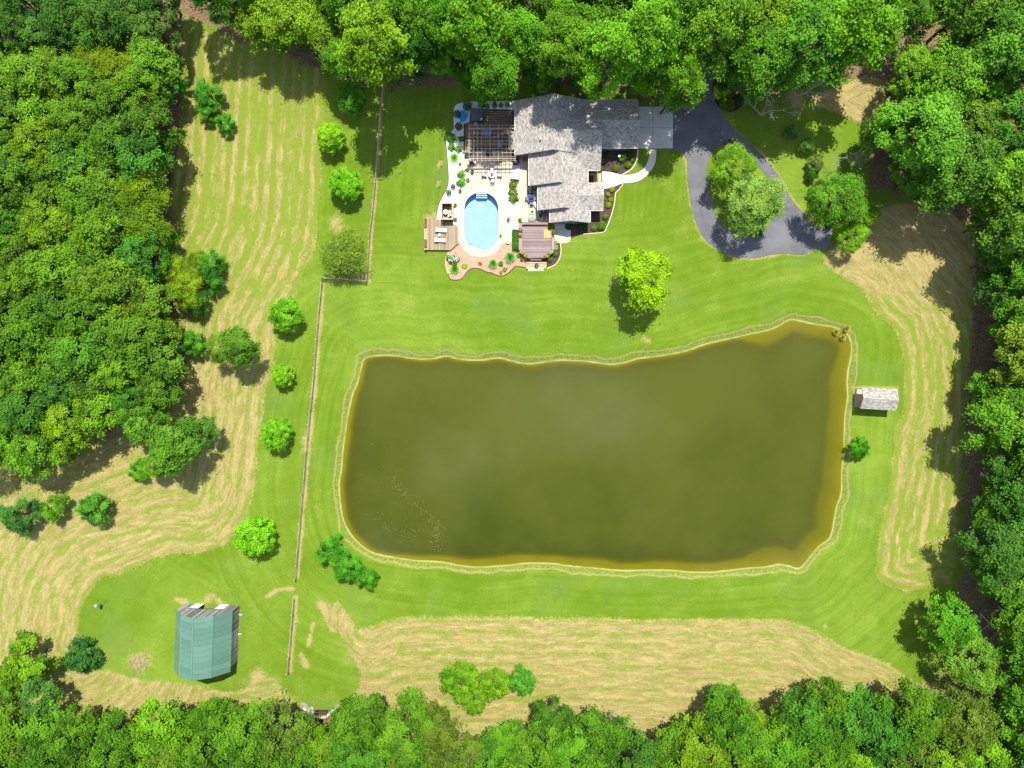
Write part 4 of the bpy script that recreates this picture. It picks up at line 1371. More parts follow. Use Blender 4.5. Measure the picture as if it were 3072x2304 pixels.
bench((125, 770), (125, 1022), 56)
bench((160, 773), (610, 773), 38)
bench((705, 1030), (705, 1240), 52)
bench((118, 1262), (236, 1362), 50)
bench((708, 1250), (592, 1366), 50)
bench((238, 1366), (302, 1366), 44)
bench((506, 1366), (588, 1366), 44)
for px_, py_, w_, l_ in ((705, 950, 54, 140),):
    xa, ya = p4([(px_, py_)], D2 + .45)[0]
    pb = MB().box((xa, ya, D2 + .24), (w_ / 5.925 * S, l_ / 5.925 * S, .46)).build('planter_box', 'pale_wood', wdk)
    MB().box((xa, ya, D2 + .475), (w_ / 5.925 * S - .12, l_ / 5.925 * S - .12, .03)).build('soil', 'mulch', pb)
for k in range(5):
    za = 1432 + k * 26
    hh = D2 - .11 * (k + 1)
    (xa, ya), (xb, yb) = p4([(232, za), (590, za + 22)], hh)
    if k == 0:
        (xa, ya), (xb, yb) = p4([(306, 1404), (500, 1428)], D2 - .08)
    MB().box(((xa + xb) / 2, (ya + yb) / 2, hh - .03), (xb - xa, abs(yb - ya), .05)).build('tread', 'pale_wood' if k else 'purple_board', wdk)
    MB().box(((xa + xb) / 2, ya - .03, hh / 2 - .04), (xb - xa - .06, .03, max(.05, hh - .05))).build('riser', 'dark_wood', wdk)

xo, yo = p4([(606, 955)], D2)[0]
tag(MB().box((0, 0, 0), (125 / 5.925 * S, 152 / 5.925 * S, .03)).build('plywood_sheet', 'orange_plywood', loc=(xo, yo, D2 + .03)), 'square orange sheet lying on the brown deck', 'plywood sheet')

# open topped wooden booth beside the sun deck
bth = thing('booth', 'open topped wooden booth beside the sun deck', 'booth', (0, 0, 0))
BH = 1.9
(ba, bb), (bc_, bd) = W(1325, 609.5, BH), W(1357, 657, BH)
t_ = .12
mb = MB()
for nm, c_, s_ in (('panel', ((ba + bc_) / 2, bb, BH / 2), (bc_ - ba, t_, BH)), ('panel', ((ba + bc_) / 2, bd, BH / 2), (bc_ - ba, t_, BH)),
                   ('panel', (ba, (bb + bd) / 2, BH / 2), (t_, abs(bb - bd) - t_ - .01, BH)), ('panel', (bc_, (bb + bd) / 2, BH / 2), (t_, abs(bb - bd) - t_ - .01, BH))):
    MB().box(c_, s_).build(nm, 'dark_wood', bth)
for c_, s_ in ((((ba + bc_) / 2, bb), (bc_ - ba + .2, .2)), (((ba + bc_) / 2, bd), (bc_ - ba + .2, .2)), ((ba, (bb + bd) / 2), (.2, abs(bb - bd) - .21)), ((bc_, (bb + bd) / 2), (.2, abs(bb - bd) - .21))):
    MB().box((*c_, BH + .03), (*s_, .05)).build('top_rail', 'pale_wood', bth)
fl2 = MB().box(((ba + bc_) / 2, (bb + bd) / 2, .1), (bc_ - ba - .13, abs(bb - bd) - .13, .14)).build('floor', 'orange_plywood', bth)
bx, by = (ba + bc_) / 2, (bb + bd) / 2


def round_table(loc, r, h, mat, label, group=None, top=.03, legs=True, pot=None):
    t = thing('round_table', label, 'table', loc, group=group)
    MB().lathe((0, 0, h - top), [(r * .98, 0), (r, top * .5), (r * .98, top)], 24).build('tabletop', mat, t)
    mb = MB().tube((0, 0, 0), (0, 0, h - top), .04)
    mb.lathe((0, 0, 0), [(r * .5, 0), (r * .48, .03), (.05, .06)], 12)
    mb.build('pedestal', 'white_paint' if 'white' in mat else 'dark_metal', t)
    return t


round_table((bx - .35, by + .12, .17), .42, .72, 'white_paint', 'round white table inside the wooden booth')


def simple_chair(loc, rz, mat, label, group=None, name='chair', frame='white_paint'):
    t = thing(name, label, 'chair', loc, rz, group)
    MB().box((0, 0, .42), (.46, .46, .05)).build('seat', mat, t)
    MB().box((0, -.22, .68), (.46, .05, .46), M=Matrix.Rotation(R(-12), 3, 'X')).build('backrest', mat, t)
    lm = MB().box((0, 0, .2), (.045, .045, .4)).mesh('leg')
    lm.materials.append(MAT[frame])
    for a in (-.2, .2):
        for b in (-.2, .2):
            link('leg', lm, t, loc=(a, b, 0))
    am = MB().box((0, 0, .62), (.05, .44, .04)).mesh('arm')
    am.materials.append(MAT[frame])
    for a in (-.25, .25):
        link('arm', am, t, loc=(a, 0, 0))
    return t


simple_chair((bx + .38, by + .18, .17), R(90), 'white_paint', 'white chair right of the round table inside the booth')
simple_chair((bx + .35, by - .45, .17), R(30), 'white_paint', 'white chair nearest the low side of the wooden booth')


def lounger(loc, rz, label, group, back=.35):
    t = thing('sun_lounger', label, 'sun lounger', loc, rz, group)
    MB().box((.28, 0, .34), (1.35, .64, .12)).build('cushion', 'white_fabric', t)
    mb = MB().box((-.64, 0, .34 + back * .55), (.66, .64, .12), M=Matrix.Rotation(math.asin(min(.9, back)), 3, 'Y'))
    mb.build('back_cushion', 'white_fabric', t)
    f = MB()
    for s_ in (-.3, .3):
        f.box((0, s_, .25), (1.9, .04, .05))
    f.box((.93, 0, .25), (.04, .64, .05)).box((-.93, 0, .25), (.04, .64, .05))
    f.build('frame', 'dark_wood', t)
    lm = MB().box((0, 0, .12), (.05, .05, .24)).mesh('leg')
    lm.materials.append(MAT['dark_wood'])
    for a in (-.85, .85):
        for b in (-.28, .28):
            link('leg', lm, t, loc=(a, b, 0))
    return t


gL = 'white sun loungers round the pool'
lounger((*W(1323.5, 690.5, DH + .3), DH), R(-2), 'white sun lounger on the tan deck nearer the wooden booth', gL)
lounger((*W(1321, 720.5, DH + .3), DH), R(-2), 'white sun lounger on the tan deck farther from the wooden booth', gL)
lounger((*W(1527.5, 689, .3), .03), R(-92), 'white sun lounger on the pad beside the clipped hedge, nearer the house', gL)
lounger((*W(1525, 714, .3), .03), R(-98), 'white sun lounger half on the pink gravel beside the hedge', gL)
st_ = thing('side_table', 'small white side table between the two deck loungers', 'table', (*W(1318, 705.5, DH + .3), DH))
MB().box((0, 0, .42), (.42, .42, .04)).build('tabletop', 'white_paint', st_)
MB().box((0, 0, .2), (.3, .3, .38)).build('base', 'white_paint', st_)
pt_ = thing('flower_pot', 'tiny dark pot on the white deck side table', 'pot', (*W(1317, 704.5, DH + .5), DH + .44))
MB().lathe((0, 0, 0), [(.06, 0), (.09, .14), (.07, .15)], 10).build('pot', 'dark_metal', pt_)

# ---- pergola
pg = thing('pergola', 'square wooden pergola of open rafters beside the house', 'pergola', (0, 0, 0))
PH = 2.5
(pa, pb_), (pc, pd_) = W(1407.5, 377, PH), W(1545, 482, PH)
nx_ = int((pc - pa) / .655)
me_r = MB().box((0, (pb_ + pd_) / 2, PH), (.075, pb_ - pd_ + .5, .16)).mesh('rafter')
me_r.materials.append(MAT['lattice_wood'])
for i in range(nx_ + 1):
    link('rafter', me_r, pg, loc=(pa + i * (pc - pa) / nx_, 0, 0))
me_p = MB().box(((pa + pc) / 2, 0, PH + .12), (pc - pa + .5, .065, .09)).mesh('purlin')
me_p.materials.append(MAT['lattice_wood'])
ny_ = int((pb_ - pd_) / .655)
for i in range(ny_ + 1):
    link('purlin', me_p, pg, loc=(0, pd_ + i * (pb_ - pd_) / ny_, 0))
for yy in (pd_ + .4, (pb_ + pd_) / 2, pb_ - .4):
    MB().box(((pa + pc) / 2, yy, PH - .17), (pc - pa + .2, .12, .18)).build('beam', 'weathered_wood', pg)
for xx in (pa + .3, pc - .3):
    for yy in (pd_ + .4, (pb_ + pd_) / 2, pb_ - .4):
        MB().box((xx, yy, (PH - .26) / 2), (.14, .14, PH - .26)).build('post', 'weathered_wood', pg)

# ---- hot tub, wading pool, picnic table, sofas
hx, hy = W(1430.5, 344.5, .85)
ht = thing('hot_tub', 'square hot tub under a folded charcoal cover', 'hot tub', (hx, hy, .03), R(-1))
MB().box((0, 0, .4), (2.0, 2.1, .8)).build('cabinet', 'dark_wood', ht)
for s_ in (-1, 1):
    mb = MB()
    mb.add([(s_ * .015, -1.1, .82), (s_ * 1.06, -1.1, .82), (s_ * 1.06, 1.1, .82), (s_ * .015, 1.1, .82), (s_ * .015, -1.1, .95), (s_ * 1.06, -1.1, .89), (s_ * 1.06, 1.1, .89), (s_ * .015, 1.1, .95)],
           [(3, 2, 1, 0), (4, 5, 6, 7), (0, 1, 5, 4), (1, 2, 6, 5), (2, 3, 7, 6), (3, 0, 4, 7)] if s_ > 0 else [(0, 1, 2, 3), (7, 6, 5, 4), (4, 5, 1, 0), (5, 6, 2, 1), (6, 7, 3, 2), (7, 4, 0, 3)])
    mb.build('cover', 'charcoal_cover', ht)
MB().box((.8, -.75, .95), (.28, .28, .1)).build('handle_pad', 'white_paint', ht)
hs = thing('step_stool', 'small grey step at the foot of the hot tub', 'step', (*W(1427, 372, .3), .03))
MB().box((0, 0, .28), (.46, .5, .06)).build('tread', 'grey_metal', hs)
MB().box((0, 0, .12), (.4, .42, .24)).build('base', 'dark_metal', hs)

kx, ky = W(1389.5, 347.5, .35)
kp = thing('wading_pool', 'bright blue oval plastic wading pool standing by the hot tub', 'wading pool', (kx, ky, .03), R(-8))
MB().lathe((0, 0, 0), [(.02, .05), (.46, .05), (.52, .1), (.6, .34), (.66, .38), (.7, .36), (.64, .0)], 28, 1.0, 1.5).build('tub', 'blue_plastic', kp)
MB().lathe((0, 0, .06), [(.30, 0), (.34, .05), (.30, .09), (.26, .05)], 24, 1.0, 1.5).build('rib', 'blue_plastic', kp)

px_, py_ = W(1409, 437, .7)
pt = thing('picnic_table', 'pale plank picnic table at the left edge of the pergola', 'picnic table', (px_, py_, .03), R(-1))
for i in range(5):
    MB().box((-.15 + (i - 2) * .15 + .15, 0, .74), (.135, 2.2, .04)).build('plank', 'pale_wood', pt)
for s_ in (-.62, .68):
    for j in range(2):
        MB().box((s_ + j * .14 * (1 if s_ > 0 else -1), 0, .45), (.13, 2.2, .04)).build('bench_plank', 'pale_wood', pt)
mb = MB()
for y_ in (-.8, .8):
    mb.box((0, y_, .70), (.7, .07, .09)).box((0, y_, .4), (1.5, .07, .09))
    for s_ in (-1, 1):
        mb.box((s_ * .35, y_ + .05, .36), (.09, .05, .78), M=Matrix.Rotation(R(-s_ * 22), 3, 'Y'))
mb.build('trestle', 'weathered_wood', pt)


def sofa(loc, rz, w_, d_, mat, label, n=2, frame='dark_metal', cat='sofa'):
    t = thing('garden_sofa', label, cat, loc, rz)
    MB().box((0, 0, .16), (w_, d_, .24)).build('frame', frame, t)
    for i in range(n):
        MB().box((-w_ / 2 + (i + .5) * w_ / n, .08, .36), (w_ / n - .05, d_ - .3, .16)).build('seat_cushion', mat, t)
        MB().box((-w_ / 2 + (i + .5) * w_ / n, -d_ / 2 + .14, .62), (w_ / n - .06, .2, .42)).build('back_cushion', mat, t)
    for s_ in (-1, 1):
        MB().box((s_ * (w_ / 2 - .04), 0, .44), (.08, d_, .32)).build('arm', frame, t)
    return t


sofa((*W(1460.5, 399, .4), .03), R(180), 1.95, .95, 'blue_fabric', 'wide blue cushioned sofa under the pergola', 3)
sofa((*W(1498.5, 433.5, .4), .03), R(90), 1.4, .85, 'blue_fabric', 'pale blue loveseat under the pergola nearest the house', 2)
sofa((*W(1466, 461, .4), .03), R(0), 1.0, .85, 'navy_fabric', 'dark navy armchair under the middle of the pergola', 1, cat='armchair')
for (a, b, lb, sz) in ((1422.5, 398, 'pale grey round stool near the left corner post of the pergola', .27), (1494, 408, 'pale grey cube stool between the two blue sofas', .24), (1496.5, 463.5, 'white tilted side table under the pergola near the fern', .26)):
    s_ = thing('stool', lb, 'stool', (*W(a, b, .4), .03), rnd.uniform(.2, 1))
    MB().lathe((0, 0, .32), [(sz, 0), (sz * 1.05, .05), (sz, .1)], 4 if 'cube' in lb or 'table' in lb else 16).build('top', 'concrete_pale', s_)
    MB().lathe((0, 0, 0), [(sz * .7, 0), (sz * .6, .32)], 8).build('base', 'grey_metal', s_)


def grill(loc, rz, label):
    t = thing('barbecue_grill', label, 'grill', loc, rz)
    MB().box((0, 0, .45), (.75, .5, .7)).build('cart', 'dark_metal', t)
    mb = MB()
    vs = []
    for x_ in (-.38, .38):
        vs += [(x_, .27 * math.cos(a), .82 + .3 * math.sin(a)) for a in [math.pi * i / 8 for i in range(9)]]
    mb.add(vs, [(i, i + 1, 10 + i, 9 + i) for i in range(8)] + [tuple(range(8, -1, -1)), tuple(range(9, 18))])
    mb.build('lid', 'dark_metal', t)
    for s_ in (-1, 1):
        MB().box((s_ * .58, 0, .82), (.36, .45, .03)).build('side_shelf', 'grey_metal', t)
    wm = MB().tube((0, -.03, .1), (0, .03, .1), .1, n=12).mesh('wheel')
    wm.materials.append(MAT['rubber'])
    for x_ in (-.3, .3):
        for y_ in (-.22, .22):
            link('wheel', wm, t, loc=(x_, y_, 0))
    return t


grill((*W(1415, 486, .8), .03), R(8), 'black barbecue grill at the lower left corner of the pergola')
lb_ = thing('storage_bench', 'low black storage bench below the picnic table', 'bench', (*W(1403, 465, .4), .03))
MB().box((0, 0, .22), (1.05, .62, .44)).build('chest', 'dark_metal', lb_)
MB().box((0, 0, .47), (1.1, .66, .05)).build('lid', 'navy_fabric', lb_)
cb_ = thing('storage_cabinet', 'tall navy storage cabinet against the house below the bay', 'cabinet', (*W(1547, 472, 1.4), .05))
MB().box((0, 0, .75), (.75, 1.9, 1.5)).build('body', 'navy_fabric', cb_)
for y_ in (-.48, .48):
    MB().box((-.39, y_, .75), (.03, .9, 1.4)).build('door', 'navy_fabric', cb_)
rc_ = thing('garden_chair', 'dark red wooden chair in the corner under the house gable', 'chair', (*W(1577, 477, .5), .05), R(180))
for i in range(4):
    MB().box((-.24 + i * .16, 0, .42), (.14, .75, .03)).build('seat_slat', 'red_plastic', rc_)
    MB().box((-.24 + i * .16, -.42, .72), (.14, .03, .65), M=Matrix.Rotation(R(-18), 3, 'X')).build('back_slat', 'terracotta', rc_)
for s_ in (-.36, .36):
    MB().box((s_, 0, .3), (.06, .75, .6)).build('side', 'terracotta', rc_)

# ---- terrace table with striped chairs
TX, TY = W(1476, 523, .7)
round_table((TX, TY, .03), .64, .72, 'white_paint', 'round white table among striped chairs on the terrace')
cp = thing('table_umbrella', 'folded teal umbrella standing in the white terrace table', 'umbrella', (TX, TY, .03))
MB().tube((0, 0, .0), (0, 0, 1.9), .022).build('pole', 'grey_metal', cp)
MB().lathe((0, 0, .95), [(.26, 0), (.2, .25), (.13, .6), (.04, .9)], 10).build('folded_canopy', 'teal_glaze', cp)
gS = 'striped chairs round the white terrace table'


def striped_chair(loc, rz, label, long=False):
    t = thing('striped_chair', label, 'chair', loc, rz, gS)
    L_ = 1.05 if long else .72
    MB().box((0, 0, .40), (.68, L_, .09)).build('seat_cushion', 'striped_fabric', t)
    MB().box((0, -L_ / 2 - .05, .68), (.68, .09, .58), M=Matrix.Rotation(R(-22), 3, 'X')).build('back_cushion', 'striped_fabric', t)
    lm = MB().box((0, 0, .18), (.05, .05, .36)).mesh('leg')
    lm.materials.append(MAT['dark_wood'])
    for a in (-.31, .31):
        for b in (-.3, .3):
            link('leg', lm, t, loc=(a, b, 0))
        MB().box((a, 0, .56), (.06, .62, .04)).build('arm', 'dark_wood', t)
    return t


striped_chair((TX + .02, TY + 1.2, .03), R(180), 'black and white striped chair between the pergola and the white table', True)
striped_chair((TX - 1.25, TY - .02, .03), R(-102), 'striped chair on the lawn side of the white table')
striped_chair((TX + 1.2, TY + .02, .03), R(86), 'striped chair on the house side of the white table')
striped_chair((TX + .12, TY - 1.05, .03), R(-14), 'striped chair nearest the pool steps')
sb = sofa((*W(1545, 532.5, .5), .05), R(-8), 1.55, .8, 'striped_fabric', 'black framed bench with striped cushions above the flower strip', 2, cat='bench')

# ---- side patio: blue table, glass table, red chair, chaise
BX, BY = W(1593.5, 594, .72)
bt = thing('patio_table', 'square blue table on the side patio against the house', 'table', (BX, BY, .055), R(2))
mb = MB()
mb.prism([(x_ * .56, y_ * .56) for x_, y_ in [(1, .8), (.95, .95), (.8, 1), (-.8, 1), (-.95, .95), (-1, .8), (-1, -.8), (-.95, -.95), (-.8, -1), (.8, -1), (.95, -.95), (1, -.8)]][::-1][::-1], .70, .735)
mb.build('tabletop', 'blue_glaze', bt)
MB().box((0, 0, .69), (1.16, 1.16, .03)).build('rim', 'grey_metal', bt)
lm = MB().box((0, 0, .34), (.05, .05, .68)).mesh('leg')
lm.materials.append(MAT['dark_metal'])
for a in (-.5, .5):
    for b in (-.5, .5):
        link('leg', lm, bt, loc=(a, b, 0))
vp = thing('glazed_pot', 'shiny dark blue pot in the middle of the blue patio table', 'pot', (BX, BY, .79))
MB().lathe((0, 0, 0), [(.14, 0), (.26, .14), (.28, .28), (.2, .42), (.22, .46), (.15, .44)], 18).build('pot', 'blue_glaze', vp)
gC = 'dark chairs round the blue patio table'
simple_chair((BX - .78, BY - .1, .055), R(-90), 'dark_metal', 'dark metal chair on the pool side of the blue table', gC, frame='dark_metal')
simple_chair((BX + .78, BY - .05, .055), R(90), 'weathered_wood', 'slatted brown chair between the blue table and the house wall', gC, frame='dark_metal')
simple_chair((BX + .05, BY - .95, .055), R(0), 'dark_metal', 'dark metal chair on the deck side of the blue table', gC, frame='dark_metal')
GX_, GY_ = W(1597.5, 652, .72)
gt = round_table((GX_, GY_, .055), .63, .72, 'table_glass', 'round glass table on the side patio above the brown deck', top=.02)
simple_chair((GX_ - .05, GY_ + .95, .055), R(180), 'concrete_pale', 'pale chair beside the round glass table', frame='grey_metal')
ad = thing('adirondack_chair', 'red slatted garden chair between two green plants', 'chair', (*W(1633.5, 652, .5), .05), R(180))
for i in range(5):
    MB().box((-.26 + i * .13, .05, .36), (.115, .6, .03)).build('seat_slat', 'red_plastic', ad)
    MB().box((-.26 + i * .13, -.34, .68), (.115, .03, .78 - abs(i - 2) * .06), M=Matrix.Rotation(R(-24), 3, 'X')).build('back_slat', 'red_plastic', ad)
for s_ in (-.38, .38):
    MB().box((s_, .05, .56), (.1, .8, .03)).build('arm', 'white_paint', ad)
    MB().box((s_, .32, .27), (.06, .08, .54)).build('leg', 'white_paint', ad)
ch = thing('deck_chair', 'folded white deck chair leaning near the blue patio table', 'chair', (*W(1606.5, 615, .4), .055), R(36))
MB().box((0, 0, .42), (.5, 1.15, .06), M=Matrix.Rotation(R(12), 3, 'X')).build('sling', 'white_fabric', ch)
mb = MB()
for s_ in (-.27, .27):
    mb.tube((s_, -.6, .05), (s_, .6, .55), .02).tube((s_, .4, .05), (s_, -.3, .42), .02)
mb.build('frame', 'grey_metal', ch)
for (a, b, lb) in ((1603, 564, 'black air conditioning unit under the second roof step'), (1590, 577, 'small black heat pump box against the house above the blue table'), (1631, 635, 'black utility box under the lowest roof step')):
    u_ = thing('air_conditioner', lb, 'air conditioner', (*W(a, b, .6), .055))
    MB().box((0, 0, .36), (.8, .5, .7)).build('casing', 'dark_metal', u_)
    MB().lathe((0, 0, .71), [(.22, 0), (.22, .03), (.05, .05)], 14).build('fan_guard', 'grey_metal', u_)

# ---- lamp in the front bed, feeder, hooks, cart, barrow, brush pile, glazed pot on the steps
lp = thing('lamp_post', 'white globe lamp on a thin dark pole in the mulch bed below the garage', 'lamp post', (*W(1852.5, 480, 0), 0))
MB().tube((0, 0, 0), (0, 0, 1.75), .045, .035).build('pole', 'dark_metal', lp)
MB().lathe((0, 0, 1.75), [(.08, 0), (.19, .1), (.23, .24), (.17, .38), (.03, .44)], 14).build('globe', 'white_paint', lp)

fx, fy = W(306, 1808)
fd_ = thing('game_feeder', 'grey barrel game feeder on three legs in the lawn left of the barn', 'feeder', (fx, fy, 0))
MB().lathe((0, 0, 1.2), [(.05, -.25), (.27, 0), (.29, .4), (.28, .75), (.2, .82), (.02, .84)], 18).build('barrel', 'grey_metal', fd_)
for k in range(3):
    a = k * 2.1 + .4
    MB().tube((.9 * math.cos(a), .9 * math.sin(a), 0), (.24 * math.cos(a), .24 * math.sin(a), 1.5), .025).build('leg', 'dark_metal', fd_)
for (a, b, lb) in ((1322, 487, 'thin dark shepherd hook in the lawn left of the tall grasses'), (1317, 549, 'thin dark shepherd hook in the lawn left of the wooden booth')):
    hk = thing('shepherd_hook', lb, 'garden hook', (*W(a, b), 0), group='shepherd hooks in the lawn beside the gravel')
    MB().tube((0, 0, 0), (0, 0, 1.7), .022).tube((0, 0, 1.7), (.12, .05, 1.86), .018).tube((.12, .05, 1.86), (.3, .1, 1.8), .018).build('pole', 'dark_metal', hk)
    MB().lathe((.3, .1, 1.45), [(.02, 0), (.1, .04), (.1, .22), (.13, .24), (.02, .34)], 10).build('bird_feeder', 'terracotta', hk)

ct = thing('garden_cart', 'black garden cart at the shaded edge of the asphalt turnaround', 'cart', (*W(2484, 675), .02), R(8))
MB().box((0, 0, .5), (.95, 1.1, .06)).box((-.46, 0, .68), (.04, 1.1, .32)).box((.46, 0, .68), (.04, 1.1, .32)).box((0, .53, .68), (.9, .04, .32)).build('tray', 'dark_metal', ct)
wm = MB().tube((-.05, 0, .22), (.05, 0, .22), .22, n=14).mesh('wheel')
wm.materials.append(MAT['rubber'])
for a in (-.52, .52):
    for b in (-.35, .35):
        link('wheel', wm, ct, loc=(a, b, 0))
MB().tube((0, -.55, .5), (0, -1.1, .85), .025).tube((-.2, -1.1, .85), (.2, -1.1, .85), .025).build('handle', 'grey_metal', ct)

wb = thing('wheelbarrow', 'dark red wheelbarrow with pale handles on the shaded driveway', 'wheelbarrow', (*W(2184.5, 429), .022), R(155))
MB().add([(-.28, -.2, .34), (.28, -.2, .34), (.24, .32, .34), (-.24, .32, .34), (-.38, -.36, .64), (.38, -.36, .64), (.34, .55, .6), (-.34, .55, .6)],
         [(0, 1, 2, 3), (0, 4, 5, 1), (1, 5, 6, 2), (2, 6, 7, 3), (3, 7, 4, 0), (0, 3, 2, 1)]).build('tray', 'red_paint', wb)
for s_ in (-1, 1):
    MB().tube((s_ * .08, .75, .22), (s_ * .3, -.85, .55), .028).build('handle', 'pale_wood', wb)
    MB().tube((s_ * .24, -.3, .42), (s_ * .26, -.42, 0), .02).build('leg', 'dark_metal', wb)
MB().tube((-.05, .72, .2), (.05, .72, .2), .2, n=14).build('wheel', 'rubber', wb)

gpx, gpy = W(1610, 794.5, .6)
gpt = thing('glazed_pot', 'round blue glazed pot with pale twigs on the deck steps', 'pot', (gpx, gpy, .2))
MB().lathe((0, 0, 0), [(.2, 0), (.32, .16), (.35, .34), (.27, .5), (.29, .54), (.22, .52), (.18, .4)], 20).build('pot', 'blue_glaze', gpt)
mb = MB()
for k in range(7):
    a = rnd.uniform(.1, 1.2)
    mb.tube((0, 0, .45), (rnd.uniform(.3, .75) * math.cos(a), rnd.uniform(.2, .6) * math.sin(a), rnd.uniform(.7, .95)), .025, .008, 5)
mb.build('twigs', 'pale_wood', gpt)
lt = thing('path_light', 'small pale garden light at the left foot of the deck steps', 'garden light', (*W(1581.5, 804.5), 0))
MB().tube((0, 0, 0), (0, 0, .4), .03).build('stake', 'dark_metal', lt)
MB().lathe((0, 0, .38), [(.06, 0), (.17, .04), (.14, .12), (.02, .2)], 12).build('lamp_head', 'white_fabric', lt)

bpx, bpy_ = W(417, 1988)
bp = thing('brush_pile', 'ring of dry sticks and straw on the bare circle left of the barn', 'brush pile', (bpx, bpy_, 0))
for k in range(70):
    a, r_ = rnd.uniform(0, 6.28), rnd.uniform(.3, 2.0)
    b = a + rnd.uniform(-1.6, 1.6)
    l_ = rnd.uniform(.3, .75)
    x_, y_ = r_ * math.cos(a), r_ * math.sin(a)
    MB().tube((x_ - l_ * math.cos(b), y_ - l_ * math.sin(b), rnd.uniform(.02, .18)), (x_ + l_ * math.cos(b), y_ + l_ * math.sin(b), rnd.uniform(.04, .3)), rnd.uniform(.015, .04), .012, 5).build('stick', 'dry_twig', bp)

# ================================================================ VEGETATION
def leaf_mesh(name, pos, nrm, size, tone, asp=0.62, rs=None, blade=None):
    """Many leaf-sized faces: one pointed quad per leaf."""
    n = len(pos)
    nrm = nrm / np.maximum(np.linalg.norm(nrm, axis=1, keepdims=True), 1e-6)
    r = rs.normal(size=(n, 3)) if blade is None else blade
    t = np.cross(nrm, r)
    t /= np.maximum(np.linalg.norm(t, axis=1, keepdims=True), 1e-6)
    b = np.cross(nrm, t)
    s = size[:, None]
    bend = nrm * s * 0.18
    v = np.stack([pos + t * s - bend, pos + b * s * asp, pos - t * s - bend, pos - b * s * asp], 1).reshape(-1, 3)
    me = bpy.data.meshes.new(name)
    me.from_pydata(v.tolist(), [], np.arange(4 * n).reshape(-1, 4).tolist())
    me.attributes.new('tone', 'FLOAT', 'POINT').data.foreach_set('value', np.repeat(tone, 4).astype(np.float32))
    return me


def crown_mesh(seed, Rr, depth, n_clump, n_leaf, leaf, lobes=0.28, flat=0.75, droop=0.0, cl=(0.17, 0.30), low=-0.35, mat='leaf'):
    """A crown built of leaf clumps spread over an uneven dome; gaps are left between clumps."""
    rs = np.random.RandomState(seed)
    ph = rs.uniform(0, 6.28, 6)
    cs, rad, ct = [], [], []
    for k in range(n_clump * 3):
        if len(cs) >= n_clump:
            break
        th = rs.uniform(0, 2 * math.pi)
        zc = rs.uniform(low, 1.0)
        zc = zc if rs.rand() < .8 else rs.uniform(.4, 1)
        rr = math.sqrt(max(0, 1 - zc * zc)) if zc > 0 else 1.0 - 0.25 * abs(zc)
        lob = 1 + lobes * (math.sin(3 * th + ph[0]) * .5 + math.sin(5 * th + ph[1]) * .35 + math.sin(2 * th + 3 * zc + ph[2]) * .5)
        q_ = rs.uniform(0.72, 1.0) ** .5
        c = np.array([math.cos(th) * rr * lob * q_, math.sin(th) * rr * lob * q_, zc * (0.8 + .2 * lob) * (0.85 + .15 * q_)])
        r_ = rs.uniform(*cl)
        if cs and min(np.linalg.norm(c - o) for o in cs) < r_ * .55:
            continue
        cs.append(c)
        rad.append(r_)
        ct.append(rs.uniform(0, 1))
    cs, rad, ct = np.array(cs), np.array(rad), np.array(ct)
    w_ = rad ** 2 / np.sum(rad ** 2)
    which = rs.choice(len(cs), n_leaf, p=w_)
    d = rs.normal(size=(n_leaf, 3))
    d /= np.linalg.norm(d, axis=1, keepdims=True)
    d[:, 2] = np.where(d[:, 2] < -.3, -d[:, 2] * .6, d[:, 2])
    rr = rs.uniform(.25, 1, n_leaf) ** .45
    axs = rs.normal(size=(len(cs), 3)) * .5 + cs * .9
    axs /= np.linalg.norm(axs, axis=1, keepdims=True)
    el = rs.uniform(1.0, 1.75, len(cs))
    off = d * (rad[which] * (rr * .5 + np.abs(rs.normal(size=n_leaf)) * .38))[:, None]
    al = np.sum(off * axs[which], 1, keepdims=True)
    off = off + axs[which] * al * (el[which] - 1)[:, None]
    pos = cs[which] + off * np.array([1, 1, flat])
    stray = rs.rand(n_leaf) < .12
    pos[stray] += rs.normal(size=(stray.sum(), 3)) * .09
    pos *= np.array([Rr, Rr, depth])
    if droop:
        pos[:, 2] -= droop * (np.hypot(pos[:, 0], pos[:, 1]) / Rr) ** 2
    out = cs[which] / np.maximum(np.linalg.norm(cs[which], axis=1, keepdims=True), .2)
    nrm = d * .6 + out * .4 + np.array([0, .1, 1.15]) + rs.normal(size=(n_leaf, 3)) * .42
    tone = np.clip(ct[which] * .6 + rs.uniform(0, .5, n_leaf), 0, 1)
    me = leaf_mesh('crown', pos, nrm, leaf * rs.uniform(.6, 1.25, n_leaf), tone, rs=rs)
    me.materials.append(MAT[mat])
    return me, cs * np.array([Rr, Rr, depth])


def trunk_mesh(seed, h0, r0, tips, n_limbs=9, mat='bark'):
    """A tapered bent trunk from the ground to the crown centre, with limbs reaching into the clumps."""
    rs = np.random.RandomState(seed)
    mb = MB()
    p = Vector((0, 0, -.3))
    segs = 5
    for k in range(segs):
        q_ = Vector((rs.normal() * .12, rs.normal() * .12, h0 * (k + 1) / segs * (1.0 if k < segs - 1 else 1.05)))
        mb.tube(p, q_, r0 * (1 - .14 * k), r0 * (1 - .14 * (k + 1)), 7)
        p = q_
    if len(tips):
        for i in rs.choice(len(tips), min(n_limbs, len(tips)), replace=False):
            t_ = Vector(tips[i]) + Vector((0, 0, h0))
            s_ = Vector((0, 0, h0 * rs.uniform(.45, .85)))
            m_ = s_.lerp(t_, .5) + Vector((rs.normal() * .2, rs.normal() * .2, .3))
            mb.tube(s_, m_, r0 * .42, r0 * .26, 5).tube(m_, t_, r0 * .26, r0 * .07, 5)
    me = mb.mesh('trunk')
    me.materials.append(MAT[mat])
    return me


